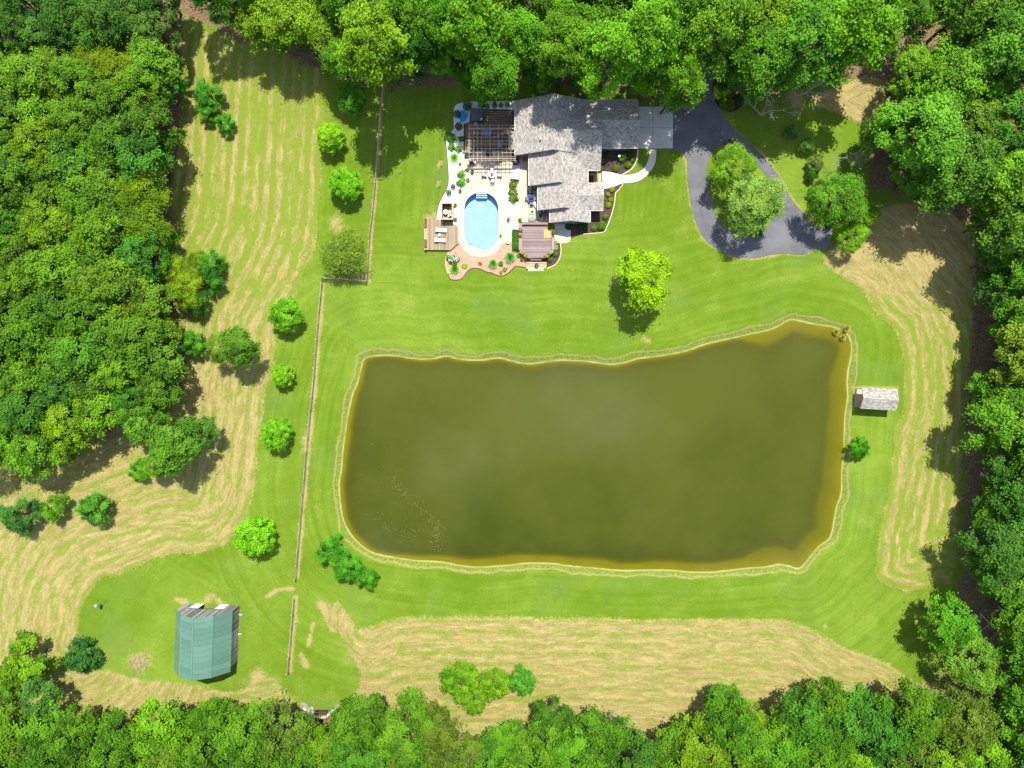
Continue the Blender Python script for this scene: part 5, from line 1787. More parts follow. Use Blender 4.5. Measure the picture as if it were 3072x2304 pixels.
def kind_def(n, Rr, H, depth, hc, **kw):
    out = []
    seed = kw.pop('seed')
    for i in range(n):
        cm, tips = crown_mesh(seed + i, Rr, depth, mat=kw.get('mat', 'leaf'), **{k: v for k, v in kw.items() if k != 'mat'})
        tm = trunk_mesh(seed + i, hc, H * .018 + .05, tips)
        out.append((cm, tm))
    return dict(R=Rr, hc=hc, top=hc + depth, v=out)


KIND = {
    'broad': kind_def(7, 4.4, 14, 4.4, 9.3, seed=10, n_clump=72, n_leaf=14000, leaf=.205, lobes=.30, cl=(.16, .29)),
    'ash': kind_def(3, 4.2, 13, 4.0, 8.8, seed=30, n_clump=95, n_leaf=11000, leaf=.18, lobes=.22, cl=(.10, .20)),
    'young': kind_def(6, 2.7, 8.5, 2.7, 5.6, seed=50, n_clump=52, n_leaf=7500, leaf=.15, lobes=.30, cl=(.16, .32)),
    'soft': kind_def(3, 2.9, 8, 2.4, 5.2, seed=70, n_clump=70, n_leaf=9000, leaf=.105, lobes=.34, cl=(.18, .34), flat=.6),
    'round': kind_def(3, 2.35, 5.2, 2.3, 2.9, seed=90, n_clump=120, n_leaf=11000, leaf=.115, lobes=.07, cl=(.12, .20), low=-.7),
    'small': kind_def(4, 2.3, 5, 2.1, 2.6, seed=110, n_clump=38, n_leaf=8000, leaf=.125, lobes=.32, cl=(.17, .32), low=-.6),
    'feather': kind_def(2, 4.4, 11, 3.6, 6.4, seed=130, n_clump=120, n_leaf=11000, leaf=.15, lobes=.22, cl=(.12, .22)),
    'shrub': kind_def(3, 2.0, 3, 1.5, 1.2, seed=150, n_clump=60, n_leaf=5200, leaf=.13, lobes=.16, cl=(.14, .26), low=-.7),
}


def willow(seed, Rr, H):
    rs = np.random.RandomState(seed)
    n = 11000
    br = 60
    th0 = rs.uniform(0, 6.28, br)
    l0 = rs.uniform(.35, 1.0, br) * Rr
    w_ = rs.randint(0, br, n)
    f = rs.uniform(.12, 1, n) ** .7
    th = th0[w_] + rs.normal(size=n) * .13
    r_ = l0[w_] * f
    zz = H * .72 * (1 - .55 * (r_ / Rr) ** 2) - rs.uniform(0, 1.7, n) * (r_ / Rr)
    pos = np.stack([r_ * np.cos(th), r_ * np.sin(th), zz - H * .5], 1) + rs.normal(size=(n, 3)) * .17
    nrm = rs.normal(size=(n, 3)) * .6 + np.array([0, 0, .7])
    rad = np.stack([np.cos(th), np.sin(th), -.8 * np.ones(n)], 1)
    blade = np.cross(nrm, rad) + rs.normal(size=(n, 3)) * .3
    me = leaf_mesh('crown', pos, nrm, rs.uniform(.12, .26, n), np.clip(rs.uniform(0, 1, n), 0, 1), .16, rs, blade)
    me.materials.append(MAT['leaf'])
    tips = np.stack([l0 * np.cos(th0) * .7, l0 * np.sin(th0) * .7, np.full(br, H * .08)], 1)
    return dict(R=Rr, hc=H * .5, top=H * .75, v=[(me, trunk_mesh(seed, H * .5, .2, tips, 22))])


KIND['willow'] = willow(5, 4.3, 6.5)


def bare_tree(seed, H, spread):
    rs = np.random.RandomState(seed)
    mb = MB()
    def grow(p, d, l, r, k):
        if k == 0 or l < .25:
            return
        q_ = p + d * l
        mb.tube(p, q_, r, r * .62, 5 if k > 2 else 4)
        for _ in range(3 if k > 2 else 2 + (rs.rand() < .5)):
            nd = (d + Vector(rs.normal(size=3)) * spread + Vector((0, 0, .08))).normalized()
            grow(q_, nd, l * rs.uniform(.6, .82), r * .6, k - 1)
    grow(Vector((0, 0, -.2)), Vector((0, 0, 1)), H * .34, H * .013 + .05, 6)
    me = mb.mesh('branches')
    me.materials.append(MAT['pale_bark'])
    return me


BARE = [bare_tree(3, 11, .42), bare_tree(8, 10, .5), bare_tree(12, 9, .46)]


FIT = {'willow': 1.0, 'round': .93, 'broad': .90, 'shrub': .86}


def tree(kind, px, py, rpx, color, label, cat='tree', group=None, name=None, v=None, hs=1.0):
    """A tree whose crown is seen at pixel (px, py) with radius rpx: scaled and stood on the ground below it."""
    K = KIND[kind]
    k = 1.0
    for _ in range(4):
        k = rpx * S * (1 - K['hc'] * k * hs / CAM_H) / K['R']
    k *= FIT.get(kind, .86)
    hc = K['hc'] * k * hs
    x, y = W(px, py, hc)
    cm, tm = K['v'][rnd.randrange(len(K['v'])) if v is None else v % len(K['v'])]
    t = thing(name or 'tree', label, cat, (x, y, 0), rnd.uniform(0, 6.28), group)
    t.scale = (k, k, k * hs)
    link('crown', cm, t, loc=(0, 0, K['hc']), color=color)
    link('trunk', tm, t)
    return t


def jit(c, a=.12):
    f = 1 + rnd.uniform(-a, a)
    return tuple(max(0, x * f * (1 + rnd.uniform(-a, a) * .5)) for x in c)


# leaf colours (reflectance)
G_MID = (0.060, 0.140, 0.012)
G_YEL = (0.120, 0.195, 0.010)
G_DRK = (0.028, 0.090, 0.014)
G_LIM = (0.130, 0.260, 0.008)
G_OLV = (0.075, 0.125, 0.014)
G_BLU = (0.042, 0.115, 0.030)

# ---- single trees that can be pointed at
ONE = [
    ('round', 1055.5, 297, 43, (.045, .150, .012), 'round ball shaped tree in the shade nearest the top woods', 'round ornamental trees along the fence'),
    ('round', 992, 415, 43, (.135, .265, .008), 'round bright lime tree half ringed by tree shade left of the fence', 'round ornamental trees along the fence'),
    ('round', 1036, 553, 48, (.085, .225, .008), 'round bright green tree just above the wispy willow', 'round ornamental trees along the fence'),
    ('round', 858, 944, 49, (.080, .205, .010), 'round green tree on the lawn below the cross fence, left of the pond fence', 'round ornamental trees along the fence'),
    ('round', 849, 1127, 34, (.110, .235, .010), 'smallest round tree of the row, left of the pond fence', 'round ornamental trees along the fence'),
    ('round', 831, 1302, 47, (.090, .225, .010), 'round tree level with the middle of the pond, left of the fence', 'round ornamental trees along the fence'),
    ('round', 765, 1610, 57, (.095, .240, .008), 'largest round tree of the row, above the barn', 'round ornamental trees along the fence'),
    ('willow', 1030, 758, 88, (.130, .190, .030), 'wispy fine leaved willow in the corner of the fences', None),
    ('ash', 1936, 834, 92, (.140, .230, .004), 'bright yellow green tree alone in the open lawn below the house', None),
    ('feather', 2197, 500, 68, (.095, .185, .012), 'mid green tree at the top of the driveway island', None),
    ('feather', 2260, 610, 92, (.120, .195, .045), 'pale feathery tree in the middle of the driveway island', None),
    ('small', 2260, 680, 32, (.06, .15, .015), 'low green bush at the bottom of the driveway island', None),
    ('feather', 2512, 600, 86, (.062, .150, .012), 'large tree overhanging the end of the asphalt turnaround', None),
    ('feather', 2552, 712, 48, (.100, .205, .010), 'bright smaller tree below the turnaround overhang', None),
    ('feather', 2592, 640, 46, (.095, .185, .010), 'bright leafy tree right of the turnaround tree', None),
    ('small', 2462, 570, 30, (.055, .120, .02), 'dull green small tree above the turnaround tree', None),
    ('small', 2420, 436, 23, (.085, .170, .04), 'pale green sapling at the edge of tree shade right of the driveway', None),
    ('small', 2447, 488, 24, (.085, .125, .035), 'greyish green sapling in sunny lawn right of the driveway', None),
    ('small', 2374, 397, 21, (.07, .14, .04), 'small sapling deep in shade right of the driveway', None),
    ('small', 2436, 522, 20, (.03, .085, .012), 'little dark bush above the turnaround', None),
    ('small', 627, 288, 42, (.040, .145, .016), 'tall rounded dark green tree standing in the top of the left hay field', None),
    ('small', 621, 337, 30, (.045, .150, .014), 'bushy green tree touching the dark tree in the upper hay field', None),
    ('small', 677, 371, 29, (.050, .175, .014), 'brighter small tree at the lower end of the upper hay field clump', None),
    ('small', 632, 792, 45, (.035, .125, .012), 'dark tree at the field edge of the clump below the left woods bulge', None),
    ('small', 640, 850, 34, (.033, .115, .012), 'dark green tree low on the right side of the field edge clump', None),
    ('soft', 515, 815, 46, (.105,.162,.007), 'soft yellow green tree at the woods side of the field edge clump', None),
    ('soft', 580, 800, 40, (.098,.158,.007), 'soft yellow tree in the middle of the field edge clump', None),
    ('soft', 558, 872, 50, (.110,.170,.007), 'lowest soft yellow green tree of the field edge clump', None),
    ('small', 585, 915, 42, (.033, .110, .012), 'dark bush casting a round shadow at the bottom of the field edge clump', None),
    ('small', 581, 1033, 40, (.048, .150, .014), 'green tree between the left woods and the big olive tree', None),
    ('soft', 668, 1045, 45, (.075, .140, .012), 'medium olive tree joined to the left of the big olive tree', None),
    ('young', 720, 1040, 58, (.058, .130, .012), 'big olive green tree standing out in the left hay field', None),
    ('young', 436, 1272, 68, G_MID, 'leafy tree at the left of the spur of woods in the hay field', None),
    ('young', 520, 1338, 74, (.055, .130, .012), 'largest tree in the spur of woods pushing into the hay field', None),
    ('young', 592, 1300, 56, (.042, .115, .014), 'dark tree at the right tip of the woods spur', None),
    ('young', 470, 1395, 40, (.07, .155, .012), 'lighter tree along the lower edge of the woods spur', None),
    ('small', 414, 1410, 31, (.060, .180, .008), 'small bright bush below the woods spur', None),
    ('small', 62, 1545, 52, (.036, .105, .022), 'dark bluish shrub at the left picture edge of the hay field', None),
    ('small', 163, 1517, 40, (.070, .165, .010), 'smallest lighter shrub of three in the left hay field', None),
    ('small', 286, 1527, 48, (.055, .155, .020), 'spreading shrub right of the two other hay field shrubs', None),
    ('shrub', 249, 1964, 54, (.026, .085, .022), 'dense dark green dome bush at the corner of the barn lawn', None),
    ('small', 95, 1975, 74, (.085, .165, .008), 'large yellow green bush left of the dark dome bush', None),
    ('small', 45, 2020, 44, (.06, .14, .010), 'green bush at the left edge below the large yellow green bush', None),
    ('young', 128, 2090, 60, (.050, .125, .028), 'bluish green tree in the lower left corner below the yellow bush', None),
    ('small', 14, 2088, 40, (.055, .14, .012), 'small tree cut by the left picture edge above the bottom woods', None),
    ('small', 993, 1652, 45, (.048, .165, .012), 'upper tree of the dark row beside the lower pond corner', None),
    ('small', 1044, 1698, 43, (.042, .155, .012), 'middle tree of the dark row beside the lower pond corner', None),
    ('small', 1102, 1733, 34, (.045, .160, .012), 'lowest and smallest tree of the dark row beside the pond corner', None),
    ('shrub', 1378, 2040, 60, (.070, .150, .008), 'big flat topped bush at the left of the island in the bottom hay', None),
    ('shrub', 1420, 2095, 46, (.072, .152, .008), 'low front part bush of the island in the bottom hay', None),
    ('shrub', 1482, 2050, 50, (.078, .155, .008), 'yellowish bush in the middle of the island in the bottom hay', None),
    ('shrub', 1563, 2045, 45, (.045, .145, .016), 'round dark bush at the right of the island in the bottom hay', None),
    ('small', 2578, 1343, 31, (.045, .160, .010), 'small bright bush on the right bank of the pond', None),
    ('young', 2842, 1868, 76, (.055, .165, .010), 'dark leafy tree at the lower right corner of the lawn', None),
    ('feather', 2908, 1985, 88, (.085, .170, .020), 'pale silvery green tree below the dark corner tree', None),
    ('shrub', 2164, 270, 25, (.21, .30, .008), 'bright yellow shrub beside the driveway neck', None),
    ('shrub', 2181, 311, 22, (.06, .13, .010), 'green shrub below the bright yellow driveway shrub', None),
    ('shrub', 2218, 300, 15, (.022, .06, .012), 'dark clipped shrub behind the yellow driveway shrub', None),
]
for kd, px, py, r_, c, lb, g in ONE:
    nm = {'willow': 'willow_tree', 'shrub': 'shrub', 'round': 'ornamental_tree'}.get(kd, 'tree')
    if kd == 'small' and ('bush' in lb or 'shrub' in lb):
        nm = 'shrub'
    c = (c[0] * 1.02, c[1] * 1.02, c[2] * 1.1)
    tree(kd, px, py, r_, jit(c, .04), lb, 'shrub' if nm == 'shrub' else 'tree', g, nm, hs=.92 if kd == 'round' else .72 if kd == 'ash' else 1.0)

# ---- the woods: every tree its own object
def inside(pt, poly):
    r_ = False
    for i in range(len(poly)):
        a, b = poly[i], poly[(i + 1) % len(poly)]
        if (a[1] > pt[1]) != (b[1] > pt[1]) and pt[0] < a[0] + (pt[1] - a[1]) * (b[0] - a[0]) / (b[1] - a[1]):
            r_ = not r_
    return r_


def edge_d(pt, poly):
    q_ = np.array([pt], float)
    return min(seg_dist(q_, poly[i], poly[(i + 1) % len(poly)])[0] for i in range(len(poly)))


TAKEN = []
WOODS = []          # every tree of the woods: position, radius, colour, wood, words; labelled once all stand
OUTER = []          # trees wholly outside the picture: one mass


def tree_at(w, kd, hs, grow=1.0):
    t = tree(kd, w[0], w[1], w[2] * 1.08 * grow, jit(w[3], .16), 'tree', 'tree', None, 'forest_tree', hs=hs)
    w_ = WOODS.index(w)
    WOODS[w_] = (*w, t)


def wood(poly, rmin, rmax, gap, kinds, cols, zone, inset=.72, tries=4000, soft=None, hs=1.0):
    """Fill an outline of canopy with trees. cols: (weight, colour, words for the label)."""
    box = [min(p[0] for p in poly), max(p[0] for p in poly), min(p[1] for p in poly), max(p[1] for p in poly)]
    n = 0
    for t_ in range(tries):
        f = t_ / tries
        r_ = rmax + (rmin - rmax) * min(1, f * 1.3) * rnd.uniform(.7, 1)
        p = (rnd.uniform(box[0], box[1]), rnd.uniform(box[2], box[3]))
        if not inside(p, poly) or edge_d(p, poly) < r_ * inset:
            continue
        if any(math.hypot(p[0] - a, p[1] - b) < (r_ + c_) * gap for a, b, c_ in TAKEN):
            continue
        TAKEN.append((*p, r_))
        k_ = rnd.random() * sum(c_[0] for c_ in cols)
        for w_, c_, words in cols:
            k_ -= w_
            if k_ <= 0:
                break
        kd = rnd.choice(kinds) if not (soft and 'yellow' in words and rnd.random() < .6) else soft
        if not (-r_ * .8 < p[0] < 3072 + r_ * .8 and -r_ * .8 < p[1] < 2304 + r_ * .8):
            OUTER.append((*p, r_, c_, kd))
            continue
        WOODS.append((*p, r_, c_, zone, words))
        tree_at(WOODS[-1], kd, hs * rnd.uniform(.88, 1.12))
        n += 1
    return n


CN = []
# overhanging crowns along the top edge that shade roof and drive
for px, py, r_, c in [(2030, 255, 66, (.075, .185, .010)), (1478, 222, 66, (.065, .165, .012)), (1430, 80, 86, (.082, .190, .010)), (1125, 150, 88, (.092,.168,.010)), (975, 92, 60, (.096,.172,.009)), (1690, 160, 72, (.070, .165, .012)),
                      (1830, 175, 82, (.072, .175, .012)), (1940, 120, 86, (.070, .170, .012)), (2130, 95, 88, (.085, .185, .014)), (1350, 60, 70, (.060, .170, .010)), (860, 60, 72, (.098,.172,.009)), (790, 70, 60, (.095,.17,.009)), (1545, 120, 62, (.062, .16, .012)),
                      (2270, 190, 82, (.062, .155, .014)), (2400, 150, 92, (.058, .150, .016)), (2560, 90, 105, (.070, .175, .010)), (2738, 40, 58, (.065, .155, .012)), (1255, 150, 58, (.028, .095, .012)), (1290, 90, 64, (.06, .15, .01)), (1400, 195, 48, (.045, .13, .012)), (1180, 200, 40, (.04, .12, .012)), (1240, 30, 70, (.075, .175, .012)),
                      (1620, 235, 40, (.05, .14, .012)), (1760, 215, 44, (.045, .13, .012)), (1905, 225, 46, (.06, .155, .012)), (2190, 200, 55, (.05, .14, .014))]:
    TAKEN.append((px, py, r_))
    WOODS.append((px, py, r_, c, 'top', 'yellow green tree' if c[0] > .09 else 'large leafy tree' if c[1] > .15 else 'deep green tree'))
    tree_at(WOODS[-1], 'broad', 1.0 if px < 1000 else 1.2 if px > 2220 else 1.5 if r_ > 55 else 1.1, 1.1)
CN.append(len(TAKEN))

TOP = [(520, -130), (556, 40), (640, 50), (760, 120), (860, 160), (1000, 225), (1150, 235), (1340, 210), (1500, 270), (1620, 255), (1900, 250), (2060, 300), (2130, 190), (2160, 260), (2260, 290), (2460, 245), (2520, 200), (2600, 215), (2660, 160), (2640, -130)]
CN.append(wood(TOP, 46, 84, .62, ['broad', 'broad', 'ash'], [(4, G_MID, 'green leafy tree'), (2, (.048, .130, .014), 'deep green tree'), (1.5, (.095, .185, .010), 'light green tree')], 'top', tries=2600, hs=1.3))
TL = [(-110, -120), (540, -120), (545, 50), (530, 190), (440, 170), (330, 140), (200, 165), (-110, 170)]
CN.append(wood(TL, 40, 70, .60, ['broad', 'ash'], [(3, (.030, .088, .014), 'dark green tree'), (1, (.05, .11, .02), 'dull green tree')], 'corner', tries=1500, hs=1.1))
LEFT = [(-110, 120), (200, 130), (330, 120), (430, 150), (530, 60), (545, 200), (530, 330), (548, 390), (515, 470), (495, 560), (525, 620), (540, 720), (490, 780), (480, 850), (520, 930), (545, 1010), (548, 1120), (562, 1190), (530, 1225), (430, 1230), (330, 1290), (300, 1325), (240, 1360), (150, 1400), (40, 1420), (-110, 1430)]
CN.append(wood(LEFT, 36, 76, .56, ['young', 'young', 'young', 'ash'], [(4, (.068, .140, .011), 'olive green tree'), (2, (.052, .120, .012), 'mid green tree'), (1.3, (.090, .150, .007), 'yellow green tree'), (.8, (.038, .110, .016), 'dark bluish green tree')], 'left', tries=5200, soft='soft'))
NE = [(2700, -120), (3180, -120), (3180, 760), (2960, 740), (2900, 640), (2830, 590), (2740, 605), (2660, 590), (2640, 540), (2690, 500), (2600, 440), (2585, 380), (2640, 345), (2690, 370), (2700, 320), (2655, 260), (2680, 190), (2740, 150), (2800, 150), (2850, 90), (2840, 10)]
CN.append(wood(NE, 46, 100, .60, ['broad', 'broad', 'ash'], [(4, (.070, .150, .018), 'soft green tree'), (2, (.085, .175, .012), 'light green tree'), (1, (.045, .125, .016), 'deep green tree')], 'ne', tries=2600, hs=1.15))
RIGHT = [(2925, 640), (2975, 730), (3180, 740), (3180, 2420), (3000, 2420), (2960, 2120), (3000, 2040), (3005, 1900), (2965, 1800), (2925, 1700), (2920, 1620), (2945, 1520), (2955, 1440), (2945, 1330), (2915, 1250), (2920, 1160), (2960, 1120), (2970, 1000), (2960, 850), (2920, 740)]
CN.append(wood(RIGHT, 42, 88, .60, ['broad', 'broad', 'ash'], [(4, (.060, .145, .012), 'green tree'), (2, (.034, .098, .016), 'dark green tree'), (1, (.10, .15, .016), 'olive yellow tree')], 'right', tries=2600, hs=0.95))
BOT = [(-110, 2120), (70, 2130), (190, 2125), (330, 2135), (500, 2112), (600, 2105), (680, 2088), (760, 2108), (860, 2105), (905, 2150), (960, 2165), (1010, 2150), (1045, 2085), (1100, 2088), (1150, 2105), (1170, 2130), (1240, 2120), (1300, 2125), (1330, 2140), (1410, 2140), (1430, 2200), (1460, 2225), (1475, 2160), (1535, 2165),
       (1580, 2175), (1595, 2115), (1640, 2105), (1690, 2120), (1700, 2170), (1740, 2125), (1800, 2105), (1845, 2110), (1862, 2170), (1890, 2150), (1960, 2185), (2050, 2185), (2095, 2170), (2110, 2085), (2160, 2050), (2200, 2060), (2270, 2105), (2310, 2155), (2345, 2130), (2360, 2060), (2420, 2040), (2500, 2055), (2580, 2072), (2690, 2080), (2740, 2055), (2800, 2065), (2830, 2100), (2900, 2090), (2990, 2140), (3010, 2420), (-110, 2420)]
CN.append(wood(BOT, 40, 80, .58, ['young', 'broad', 'young'], [(4, (.052, .125, .009), 'green tree'), (1.6, (.075, .150, .008), 'bright green tree'), (1.2, (.062, .100, .014), 'dull olive tree'), (1.4, (.036, .105, .012), 'dark green tree')], 'bottom', tries=4500))

ZONE = {'top': 'top woods', 'corner': 'shaded corner woods', 'left': 'left woods', 'ne': 'upper right woods', 'right': 'right woods', 'bottom': 'bottom woods'}
MARKS = {
    'top': [(620, 30, 'at the top corner of the hay field'), (800, 90, 'above the upper end of the hay field'), (1000, 170, 'above the shaded round tree'), (1150, 60, 'at the top edge left of the house'), (1240, 190, 'above the long fence end'),
            (1380, 90, 'above the hot tub'), (1500, 220, 'beside the pergola row of bushes'), (1560, 60, 'around the whitish dead tree'), (1700, 190, 'behind the main gable'), (1850, 90, 'at the top edge above the garage'), (1880, 210, 'behind the garage'),
            (2030, 250, 'over the driveway neck'), (2060, 80, 'at the top edge above the apron'), (2200, 190, 'right of the driveway neck'), (2250, 50, 'at the top edge above the yellow shrub'), (2380, 180, 'over the bare grey limbs'), (2480, 50, 'left of the top lawn gap'), (2580, 140, 'above the sunny clearing')],
    'corner': [(80, 40, 'at the very corner'), (100, 140, 'just below the corner'), (260, 60, 'around the bare dead tree'), (400, 60, 'by the upper hay field'), (500, 120, 'next to the hay field')],
    'left': [(510, 180, 'near the top hay corner'), (510, 330, 'beside the upper hay field clump'), (490, 520, 'on the field edge above the yellow clump'), (480, 700, 'just above the yellow field edge clump'), (440, 850, 'behind the yellow field edge clump'),
             (510, 1000, 'behind the big olive tree'), (500, 1150, 'above the woods spur'), (350, 1240, 'where the woods spur begins'), (230, 1320, 'on the shaded lower edge'), (80, 1360, 'above the three hay field shrubs'),
             (60, 220, 'at the picture edge near the shaded corner'), (60, 430, 'at the picture edge, upper part'), (60, 640, 'at the picture edge, middle part'), (60, 860, 'at the picture edge, lower middle'), (60, 1120, 'at the picture edge, lower part'),
             (230, 220, 'inside its top end'), (250, 430, 'inside its upper part'), (260, 640, 'inside its middle'), (240, 860, 'inside its lower middle'), (240, 1080, 'inside its lower part'), (380, 330, 'well inside behind the hay field clump'), (390, 560, 'well inside, upper middle'), (380, 1020, 'well inside behind the olive tree')],
    'ne': [(2640, 420, 'beside the bare twiggy limbs'), (2720, 220, 'right of the sunny clearing'), (2720, 540, 'above the brown hay patch'), (2850, 150, 'below the lawn strip at the top'), (2980, 60, 'at the very corner'), (3020, 250, 'at the picture edge, upper part'), (2850, 380, 'in the middle of the mass'), (3020, 450, 'at the picture edge, middle'), (2880, 580, 'on its lower side'), (3020, 650, 'at the picture edge, lower part')],
    'right': [(2950, 720, 'above the shaded field strip'), (3030, 800, 'at the picture edge, top end'), (2990, 960, 'beside the upper shaded strip'), (2950, 1150, 'level with the pond shelter'), (3030, 1150, 'at the picture edge by the shelter'), (2950, 1320, 'level with the bank bush'), (3030, 1380, 'at the picture edge below the shelter'),
              (2960, 1520, 'level with the lower pond'), (2950, 1660, 'beside the lower end of the field'), (3030, 1650, 'at the picture edge, lower middle'), (3020, 1840, 'beside the bare tree'), (3030, 2020, 'right of the silvery tree'), (3010, 2180, 'in the lower right corner')],
    'bottom': [(40, 2200, 'at the lower left corner'), (200, 2170, 'below the dark dome bush'), (200, 2270, 'on the picture edge below the dome bush'), (400, 2160, 'below the stick ring'), (420, 2270, 'on the picture edge below the stick ring'), (600, 2150, 'below the barn'), (620, 2260, 'on the picture edge below the barn'), (800, 2150, 'left of the spillway wall'),
               (820, 2260, 'on the picture edge left of the wall'), (980, 2210, 'below the spillway wall'), (1100, 2150, 'right of the spillway wall'), (1150, 2260, 'on the picture edge right of the wall'), (1290, 2170, 'below the bush island, left end'), (1350, 2260, 'on the picture edge below the bush island'), (1500, 2230, 'below the round dark island bush'),
               (1640, 2170, 'in the bay right of the island'), (1680, 2260, 'on the picture edge in the middle'), (1800, 2170, 'at the middle of the hay bottom'), (1850, 2270, 'on the picture edge right of middle'), (2000, 2240, 'in the dip of the canopy line'), (2170, 2120, 'at the taller canopy bump'), (2180, 2250, 'below the taller canopy bump'), (2330, 2230, 'right of the taller bump'), (2420, 2120, 'below the right hay end'), (2500, 2240, 'on the picture edge below the hay end'), (2600, 2150, 'at the right hay tip'), (2700, 2250, 'left of the corner dead tree'), (2780, 2130, 'below the silvery tree'), (2900, 2200, 'around the corner dead tree')],
}
ORD = {2: ['upper', 'lower'], 3: ['topmost', 'middle', 'lowest']}
ORDX = {2: ['left', 'right'], 3: ['leftmost', 'middle', 'rightmost'], 4: ['leftmost', 'second from left', 'second from right', 'rightmost'], 5: ['leftmost', 'second from left', 'middle', 'second from right', 'rightmost'],
        6: ['leftmost', 'second from left', 'third from left', 'third from right', 'second from right', 'rightmost']}
for k_, v_ in list(ORDX.items())[2:]:
    ORD[k_] = [q_.replace('leftmost', 'topmost').replace('rightmost', 'lowest').replace('left', 'top').replace('right', 'bottom') for q_ in v_]
NUM = {2: 'two', 3: 'three', 4: 'four', 5: 'five', 6: 'six'}
groups = {}
for w in WOODS:
    mk = min(MARKS[w[4]], key=lambda m_: math.hypot(m_[0] - w[0], m_[1] - w[1]))[2]
    groups.setdefault((w[4], w[5], mk), []).append(w)
for (zn, words, mk), ws in groups.items():
    lb = '%s %s in the %s' % (words, mk, ZONE[zn])
    spread_x = max(w[0] for w in ws) - min(w[0] for w in ws)
    spread_y = max(w[1] for w in ws) - min(w[1] for w in ws)
    hor = spread_x > spread_y
    ws.sort(key=lambda w: w[0] if hor else w[1])
    for i, w in enumerate(ws):
        t = w[6]
        n = len(ws)
        t['label'] = lb if n == 1 or n > 6 else '%s one of %s, %s' % ((ORDX if hor else ORD)[n][i], NUM[n], lb) if n < 4 else '%s of %s, %s' % ((ORDX if hor else ORD)[n][i], NUM[n], lb)
        t['group'] = 'trees of the ' + ZONE[zn]
        for a_, b_ in ((' leafy', ''), (' in the picture', ''), ('one of ', 'of '), (' well inside', ' inside'), (' of two,', ''), (' of three,', ''), (' at the very corner', ' at the corner'), (', lower part in', ' low in'), (', lower middle in', ' low middle of'), (' of four,', ','), (' of five,', ','), (' of six,', ',')):
            if len(t['label'].split()) > 16:
                t['label'] = t['label'].replace(a_, b_)
print('WOODS', CN, sum(CN), len(OUTER), len(groups))

# the woods going on outside the picture: one mass of coarser crowns
rs = np.random.RandomState(4)
allp, alln, alls, allt = [], [], [], []
for px, py, r_, c_, kd in OUTER:
    K = KIND[kd]
    hc = K['hc'] * 1.1 * r_ * S / K['R']
    x, y = W(px, py, hc)
    nl = 1500
    d = rs.normal(size=(nl, 3))
    d /= np.linalg.norm(d, axis=1, keepdims=True)
    d[:, 2] = np.abs(d[:, 2]) * 1.0 - .25
    lump = 1 + .22 * np.sin(5 * d[:, 0] + px) * np.cos(4 * d[:, 1] + py)
    rr = r_ * S
    allp.append(d * (lump * rs.uniform(.75, 1, nl))[:, None] * rr + np.array([x, y, hc]))
    alln.append(d + np.array([0, 0, .8]) + rs.normal(size=(nl, 3)) * .4)
    alls.append(rs.uniform(.25, .5, nl))
    allt.append(rs.uniform(0, 1, nl))
if allp:
    link('outer_woods', leaf_mesh('outer_woods', np.concatenate(allp), np.concatenate(alln), np.concatenate(alls), np.concatenate(allt), rs=rs), mat='leaf', color=G_MID, kind='stuff')

# leafless trees
for i, (px, py, rz, tx, ty, lb) in enumerate([
        (2325, 285, .3, -.25, -.35, 'pale leafless tree at the shaded lawn right of the driveway neck'), (2418, 232, 1.0, -.1, -.35, 'pair of bare grey limbs under the top woods right of the driveway'),
        (1580, 40, 2.0, .1, -.3, 'large whitish dead tree in the top woods above the house'), (1712, 25, 2.9, .15, -.35, 'thin dead tree right of the large whitish one above the house'),
        (208, 30, .5, 0, -.3, 'bare dead tree at the top edge of the upper left woods'), (2618, 408, 1.3, -.5, .1, 'bare twiggy limbs at the left side of the upper right woods'),
        (330, 360, .7, .1, .1, 'few bare twigs sticking out of the left woods behind the hay clump'), (45, 590, 2.7, -.2, .1, 'bare grey limb at the left picture edge in the woods'), (1830, 2205, 1.7, .15, -.1, 'bare pale twigs among the bottom woods right of the middle'),
        (2905, 2262, .2, .2, -.1, 'dead twiggy tree in the lower right corner woods'), (3040, 1890, 2.2, -.3, .2, 'bare tree among the right woods near the lower corner')]):
    x, y = W(px, py, 8.0)
    t = thing('dead_tree', lb, 'dead tree', (x, y, 0), rz)
    t.rotation_euler = (ty * -1, tx, rz)
    link('branches', BARE[i % 3], t, scale=0.85)

# low growth that fills the woods' floor: a mass nobody could count
def undergrowth(poly, n, col, size, zmax, inset=14):
    rs = np.random.RandomState(len(poly))
    w = WL(poly)
    bx_ = [min(p[0] for p in w), max(p[0] for p in w), min(p[1] for p in w), max(p[1] for p in w)]
    pos = np.stack([rs.uniform(bx_[0], bx_[1], n), rs.uniform(bx_[2], bx_[3], n)], 1)
    d = signed_dist(pos, w)
    pos = pos[d > inset * S]
    m = len(pos)
    vn = value_noise(pos, 2.6, 11)
    hgt = rs.uniform(0, 1, m) ** .6 * zmax * (.25 + vn)
    keep_ = rs.rand(m) < .25 + vn
    pos, hgt, vn = pos[keep_], hgt[keep_], vn[keep_]
    m = len(pos)
    p3 = np.column_stack([pos, hgt + .05])
    nrm = rs.normal(size=(m, 3)) * .6 + np.array([0, 0, 1.0])
    me_ = leaf_mesh('undergrowth', p3, nrm, size * rs.uniform(.6, 1.2, m), np.clip(vn * .7 + rs.uniform(0, .4, m), 0, 1), rs=rs)
    return link('undergrowth', me_, mat='leaf', color=col, kind='stuff')


